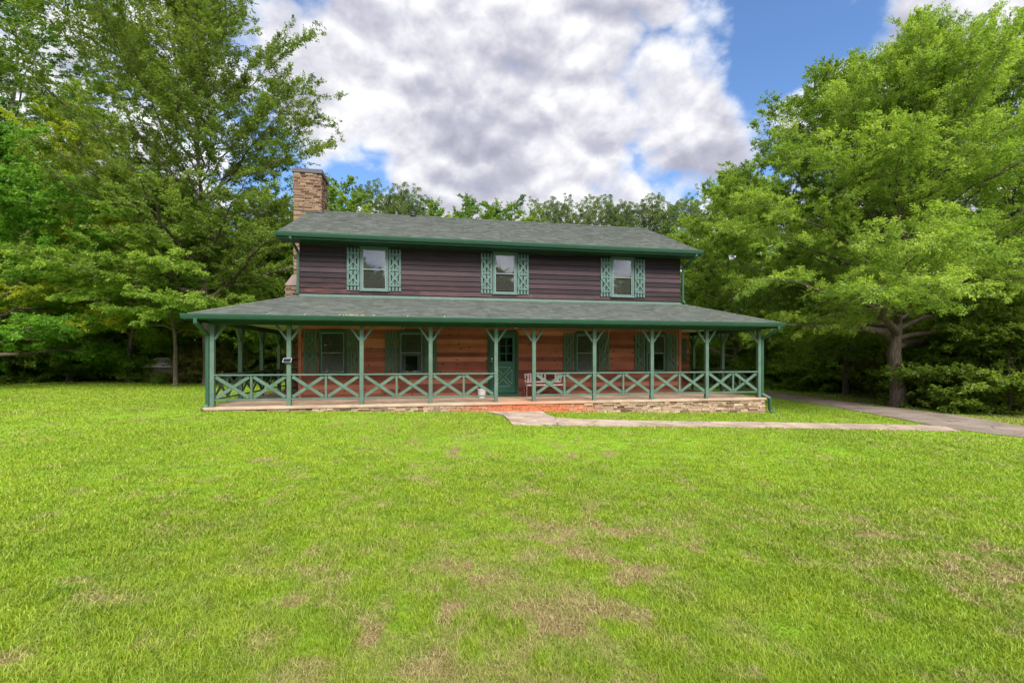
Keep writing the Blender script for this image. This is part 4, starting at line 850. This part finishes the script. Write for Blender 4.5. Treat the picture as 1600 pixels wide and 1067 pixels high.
put(R3, 15.3, 32.0, .2, 1.1, 'bright green tree just past the right gable of the house')
R4 = tree_proto(24, 17.5, .24, [(1.0, 3.4), (3, 6.0), (8, 6.6), (12, 5.2), (15, 3.2), (17.6, .9)], 56, 1.6, 15.8, 18, 76, .11, .048, 300000, 'leaf_big', droop=.12, fork=(.25, .6), vz=(-.25, .75), tz=.6)
put(R4, 22.8, 21.0, 2.1, .97, 'tall dense green tree at the right edge beyond the driveway')
# --- left side trees
L1 = tree_proto(31, 20.2, .25, [(2.0, 4.2), (4.5, 6.6), (8, 5.8), (11, 6.4), (14.5, 7.0), (18, 6.0), (20.3, 3.0)], 66, 2.8, 17.5, 16, 80, .12, .053, 360000, 'leaf_olive', droop=.08, l2k=2.6, l2len=.26, trunk_top=.88, fork=(.42, .5), offs=(0, 0), vz=(-.25, .6), tz=.5)
L6 = tree_proto(36, 8.8, .10, [(2.3, 3.6), (3.4, 4.8), (5.6, 4.8), (7.6, 3.0), (8.9, .8)], 40, 2.5, 7.9, 14, 70, .11, .05, 170000, 'leaf_light', droop=.2, fork=(.35, .6), vz=(-.25, .5), tz=.4)
put(L6, -16.1, 22.3, .6, 1, 'low light green tree with thin trunk in front of the tallest tree')
put(L1, -15.1, 23.2, 0, 1, 'very tall open crowned tree rising behind the left porch corner')
L2 = tree_proto(32, 9.8, .14, [(2.0, 3.4), (3.4, 5.6), (6, 5.4), (8.5, 3.2), (9.9, .8)], 44, 2.5, 8.9, 14, 70, .11, .05, 190000, 'leaf_yellow', droop=.18, fork=(.35, .6), vz=(-.25, .5), tz=.45)
put(L2, -21.4, 26.0, .3, 1, 'low spreading yellow green tree left of the tin roofed shed')
L3 = tree_proto(33, 15.2, .18, [(2.5, 3.2), (6, 5.4), (10, 5.6), (13, 3.2), (15.3, .8)], 44, 2.3, 13.8, 20, 72, .12, .052, 160000, 'leaf_yellow', droop=.1, fork=(.3, .6), vz=(-.25, .6), tz=.5)
put(L3, -25.2, 26.6, 1.9, 1, 'tall yellow tinged tree between the dark left edge tree and the tallest tree')
L4 = tree_proto(34, 12.0, .2, [(1.2, 3.6), (3, 5.6), (7, 5.8), (10, 4.0), (12.1, 1)], 44, 1.3, 11.0, 8, 70, .14, .075, 160000, 'leaf_vivid', droop=.15, fork=(.3, .6), vz=(-.25, .5), tz=.45)
put(L4, -24.6, 21.6, .5, 1, 'broad leaved vivid green tree at the left edge of the lawn')
L5 = tree_proto(35, 27.0, .34, [(7, 3), (11, 5.5), (18, 7.0), (23, 5), (27.1, 1)], 30, 7, 24.5, 22, 66, .16, .075, 120000, 'leaf_dark', droop=.06)
put(L5, -34.0, 32.0, .5, 1, 'tallest dark tree in the top left corner against the sky')

# --- forest behind (shared kinds, each tree its own object)
K = [tree_proto(41, 13.5, .2, [(1, 3), (4, 4.4), (8, 4.6), (11, 3), (13.6, .8)], 20, 1.5, 12, 12, 62, .20, .10, 32000, 'leaf_dark', droop=.12, l2k=1.3, tw=.8),
     tree_proto(42, 15.0, .22, [(1, 2.6), (5, 4.6), (10, 4.6), (13, 2.8), (15.1, .8)], 20, 1.8, 13.5, 18, 64, .20, .10, 32000, 'leaf_big', droop=.1, l2k=1.3, tw=.8),
     tree_proto(43, 12.0, .18, [(1, 3), (3, 4.4), (7, 4.4), (10, 2.6), (12.1, .8)], 20, 1.2, 10.8, 10, 60, .19, .095, 32000, 'leaf_light', droop=.15, l2k=1.3, tw=.8)]
LK = ['dark green forest tree in the woods beyond the left lawn', 'mid green forest tree in the woods beyond the left lawn', 'light green forest tree in the woods beyond the left lawn']
RK = [s.replace('left lawn', 'driveway') for s in LK]; BK = ['dark green broadleaf tree showing over the house roof', 'mid green broadleaf tree showing over the house roof', 'light green broadleaf tree showing over the house roof']
rs = np.random.RandomState(77); used = set()
def stand(kind, x, y, rz, s, lab, grp):
    z = float(gz(x)) - .05
    if kind not in used:
        used.add(kind); r_ = K[kind]; r_.location = (x, y, z); r_.rotation_euler = (0, 0, rz); r_.scale = (s, s, s); tag(r_, lab, 'tree', grp); return r_
    c = copy_tree(K[kind], (x, y, z), rz, s, lab, grp); tag(c, lab, 'tree', grp); return c
for i in range(34):
    row = i % 3; k = (0, 1, 0, 0, 1)[i % 5]; x = -17 - (i / 34) * 36 + rs.uniform(-1.2, 1.2); y = 33.5 + row * 6.0 + rs.uniform(-1.5, 1.5) - max(0, (-x - 30)) * .32
    stand(k, x, y, rs.uniform(0, 6.28), rs.uniform(.75, 1.1), LK[k], 'forest trees beyond the left lawn, ' + ('dark', 'mid green', 'light')[k])
for i in range(24):
    row = i % 3; k = (0, 1, 2, 0, 1)[i % 5]; x = 17 + (i / 24) * 34 + rs.uniform(-1.2, 1.2); y = 40 - (x - 17) * .75 + row * 5.5 + rs.uniform(-1.2, 1.2)
    if math.hypot(x - 22.6, y - 20.5) < 3: continue
    stand(k, x, y, rs.uniform(0, 6.28), rs.uniform(.7, 1.0), RK[k], 'forest trees beyond the driveway, ' + ('dark', 'mid green', 'light')[k])
def ht(u, v, d): return (u - 800) / F * d, (HY - v) / F * d + CH
for (u, v, d, k) in ((690, 326, 44, 1), (722, 316, 45, 0), (752, 322, 43, 1), (787, 308, 45, 0), (815, 330, 43, 1), (668, 322, 46, 0), (525, 278, 38, 1), (490, 296, 36, 1), (1125, 318, 40, 2), (1100, 335, 38, 2)):
    x, z = ht(u, v, d); H0 = (13.5, 15.0, 12.0)[k]; stand(k, x, d, u * .7, (z - float(gz(x))) / H0 * .97, BK[k], 'broadleaf trees behind the house, ' + ('dark', 'mid green', 'light')[k])
PN = [pine_proto(51, 18, 46, .60), pine_proto(52, 18, 36, .66), pine_proto(53, 18, 54, .55)]; pu = set()
pl = [(572, 300), (600, 308), (632, 304), (655, 320), (846, 322), (874, 318), (903, 326), (930, 312), (958, 318), (988, 320), (1020, 310), (1050, 322), (1076, 312), (1100, 326), (968, 332), (1034, 330), (616, 324)]
for i, (u, v) in enumerate(pl):
    d = 47 + (i * 7 % 5) * 1.7; x, z = ht(u, v, d); k = i % 3; s = (z - .2) / 18.7
    if k not in pu: pu.add(k); c = PN[k]
    else: c = copy_tree(PN[k], (0, 0, 0))
    c.location = (x, d, float(gz(x))); c.rotation_euler = (0, 0, i * 1.7); c.scale = (s * 1.05, s * 1.05, s); tag(c, 'tall slender pine with tufted crown rising behind the house roof', 'tree', 'pines behind the house')
# --- shrubs
def shrub_proto(seed, H, Rr, n, LL, LW, m, name='shrub'):
    return tree_proto(seed, H, .05, [(0, Rr * .9), (H * .4, Rr), (H * .75, Rr * .75), (H + .05, .2)], 16, .1, H * .55, 5, 75, LL, LW, int(n * 1.5), m, droop=.12, vz=(-.2, .6), tz=.5, l2k=3.2, tw=.4, trunk_top=.7, name=name, l2len=.45, up=.5)
SH = [shrub_proto(61, 3.6, 2.4, 20000, .13, .065, 'leaf_olive'), shrub_proto(62, 2.4, 1.8, 13000, .12, .06, 'leaf_light'), shrub_proto(63, 1.3, 1.5, 11000, .11, .06, 'leaf_light'), shrub_proto(64, 1.7, 1.6, 9000, .10, .05, 'bramble')]
su_ = set()
def shrub(k, x, y, s, lab, grp, sz=None):
    if k not in su_: su_.add(k); c = SH[k]
    else: c = copy_tree(SH[k], (0, 0, 0))
    c.location = (x, y, float(gz(x)) - .05); c.rotation_euler = (0, 0, rs.uniform(0, 6.28)); c.scale = (s, s, sz or s); tag(c, lab, 'shrub', grp)
for i in range(26):
    x = -14.5 - i * 1.05 + rs.uniform(-.4, .4)
    if -20.6 < x < -18.6: continue
    y = 27.9 + rs.uniform(-.5, .9) - max(0, -x - 22) * .28; shrub((0, 1, 0, 0, 1)[i % 5], x, y + (i % 5 in (0, 2, 3)) * 1.2, rs.uniform(.85, 1.3), ('tall dark shrub at the wood edge of the left lawn', 'lower bright green shrub at the wood edge of the left lawn')[0 if i % 5 in (0, 2, 3) else 1], 'shrubs along the left wood edge, ' + ('tall' if i % 5 in (0, 2, 3) else 'low'))
for (u, v, s) in ((224, 598, .36), (243, 600, .22), (266, 598, .34)):
    x, y = gnd(u, v); shrub(1, x, y + .4, s, 'small leafy shrub in front of the tin roofed shed', 'small shrubs before the shed')
for (u, v) in ((282, 598), (300, 598), (316, 600)):
    x, y = gnd(u, v); shrub(3, x, y + 1.0, .95, 'brownish bramble bush beside the tin roofed shed', 'brambles by the shed')
for i, (u, v, s) in enumerate(((1185, 604, 1.1), (1206, 605, 1.0), (1228, 606, 1.1), (1250, 608, 1.0), (1272, 610, 1.1), (1294, 612, 1.0), (1310, 613, 1.0))):
    x, y = gnd(u, v); shrub(2, x, y + .7, s, 'low rounded green vine mound across the driveway behind the porch', 'vine mounds behind the driveway', sz=s)
for i, (u, v, s) in enumerate(((1160, 602, 1.1), (1195, 603, 1.2), (1230, 605, 1.1), (1265, 608, 1.2), (1300, 612, 1.1), (1335, 615, 1.1))):
    x, y = gnd(u, v); shrub(1, x, y + 3.2, s, 'leafy bright shrub behind the vine mounds across the driveway', 'shrubs behind the vine mounds')
for i, (u, v, k, s) in enumerate(((1350, 616, 1, .9), (1380, 620, 0, .8), (1425, 624, 0, .75), (1450, 628, 1, .9), (1480, 632, 3, 1.1), (1510, 636, 0, .8), (1530, 640, 1, .85), (1560, 644, 0, .75), (1580, 648, 1, .9), (1610, 652, 0, .85), (1640, 655, 0, .9), (1680, 660, 0, 1.0))):
    x, y = gnd(u, v); shrub(k, x + .6 + (u < 1480) * .5, y + 2.4 + (u < 1480) * 1.6, s * 1.1, ('dark green bush on the bank beyond the driveway', 'bright green bush on the bank beyond the driveway', '', 'brownish bush on the bank beyond the driveway')[k], 'bushes beyond the driveway, ' + ('dark', 'bright', '', 'brown')[k])
for i in range(16):
    a = i / 16; x = 19 + a * 16; y = 33 - (x - 19) * .95 + 2.5; shrub(0, x, y, 1.25, 'tall dark thicket shrub deep under the trees beyond the driveway', 'thicket shrubs under the right trees')
# far woods: one uncountable mass
n = 60000; a = rs.uniform(-R(64), R(64), n); r = rs.uniform(56, 70, n); x = r * np.sin(a); y = r * np.cos(a) * .95; hmax = np.where(np.abs(x - 3) < 26, 9, 15) * (.75 + .5 * vnoise(x + 200, y + 200, 4)); z = rs.rand(n) * hmax
LV, LQ = leaves_np(rs, np.stack([x, y, z], -1), rs.randn(n, 3), 1.0, .6, .3, 1.0)
tag(np_obj('far_woods', np_mesh('far_woods', LV, LQ, M['leaf_dark'], {'rnd': rs.rand(n)})), 'dense dark woods filling the distance behind all the trees', 'woods', kind='stuff')
n = 60000; a = rs.uniform(0, 2 * math.pi, n); x = rs.uniform(-70, 70, n); y = -34 + rs.uniform(-5, 5, n); z = rs.rand(n) * 13 * (.7 + .6 * vnoise(x + 300, y * 0 + 9, 5))
LV, LQ = leaves_np(rs, np.stack([x, y, z], -1), rs.randn(n, 3), 1.1, .8, .3, 1.0)
tag(np_obj('roadside_woods', np_mesh('roadside_woods', LV, LQ, M['leaf_dark'], {'rnd': rs.rand(n)})), 'dark woods across the road mirrored in the house windows', 'woods', kind='stuff')
# --- shed
x, y = gnd(247, 598); y += .8; x += .2; sh = empty('garden_shed', (x, y, float(gz(x))), R(-12)); tag(sh, 'small low shed with rusty pale tin roof half hidden in bushes', 'shed')
mb = MB()
for i in range(14):
    w = 1.9 / 14; mb.box(-.95 + i * w, -.95 + (i + 1) * w - .01, -.70, -.66, 0, .92)
for i in range(10):
    w = 1.36 / 10
    for xx in (-.95, .91): mb.box(xx, xx + .04, -.655 + i * w, -.655 + (i + 1) * w - .01, 0, .92)
mb.box(-.95, .95, .72, .76, 0, .92); mb.build('wall', M['plankgrey'], sh)
mb = MB()
for s in (-1, 1):
    for i in range(22):
        x0 = -1.1 + i * .1; h = .012 if i % 2 else 0; mb.hexa(((x0, s * .9, .84 + h), (x0 + .1, s * .9, .84 + .012 - h), (x0 + .1, 0.01 * s, 1.36 + .012 - h), (x0, 0.01 * s, 1.36 + h), (x0, s * .9, .86 + h), (x0 + .1, s * .9, .86 + .012 - h), (x0 + .1, 0.01 * s, 1.38 + .012 - h), (x0, .01 * s, 1.38 + h)))
mb.build('roof', M['rust'], sh)

# ------------------------------------------------------------------ labels that single things out
ORD = ['first', 'second', 'third', 'fourth', 'fifth', 'sixth', 'seventh', 'eighth', 'ninth', 'tenth', 'eleventh', 'twelfth', 'thirteenth', 'fourteenth', 'fifteenth', 'sixteenth', 'seventeenth', 'eighteenth', 'nineteenth', 'twentieth']
groups = {}
for o in bpy.data.objects:
    if o.parent is None and o.get('group') and 'forest' not in o['group'] and 'thicket' not in o['group']: groups.setdefault((o['group'], o['label']), []).append(o)
for (gname, lab), obs in groups.items():
    if 1 < len(obs) <= 20:
        obs.sort(key=lambda o: math.atan2(o.location.x, o.location.y))
        for i, o in enumerate(obs): o['label'] = lab + ', ' + ('leftmost' if i == 0 else 'rightmost' if i == len(obs) - 1 else ORD[i] + ' from left')
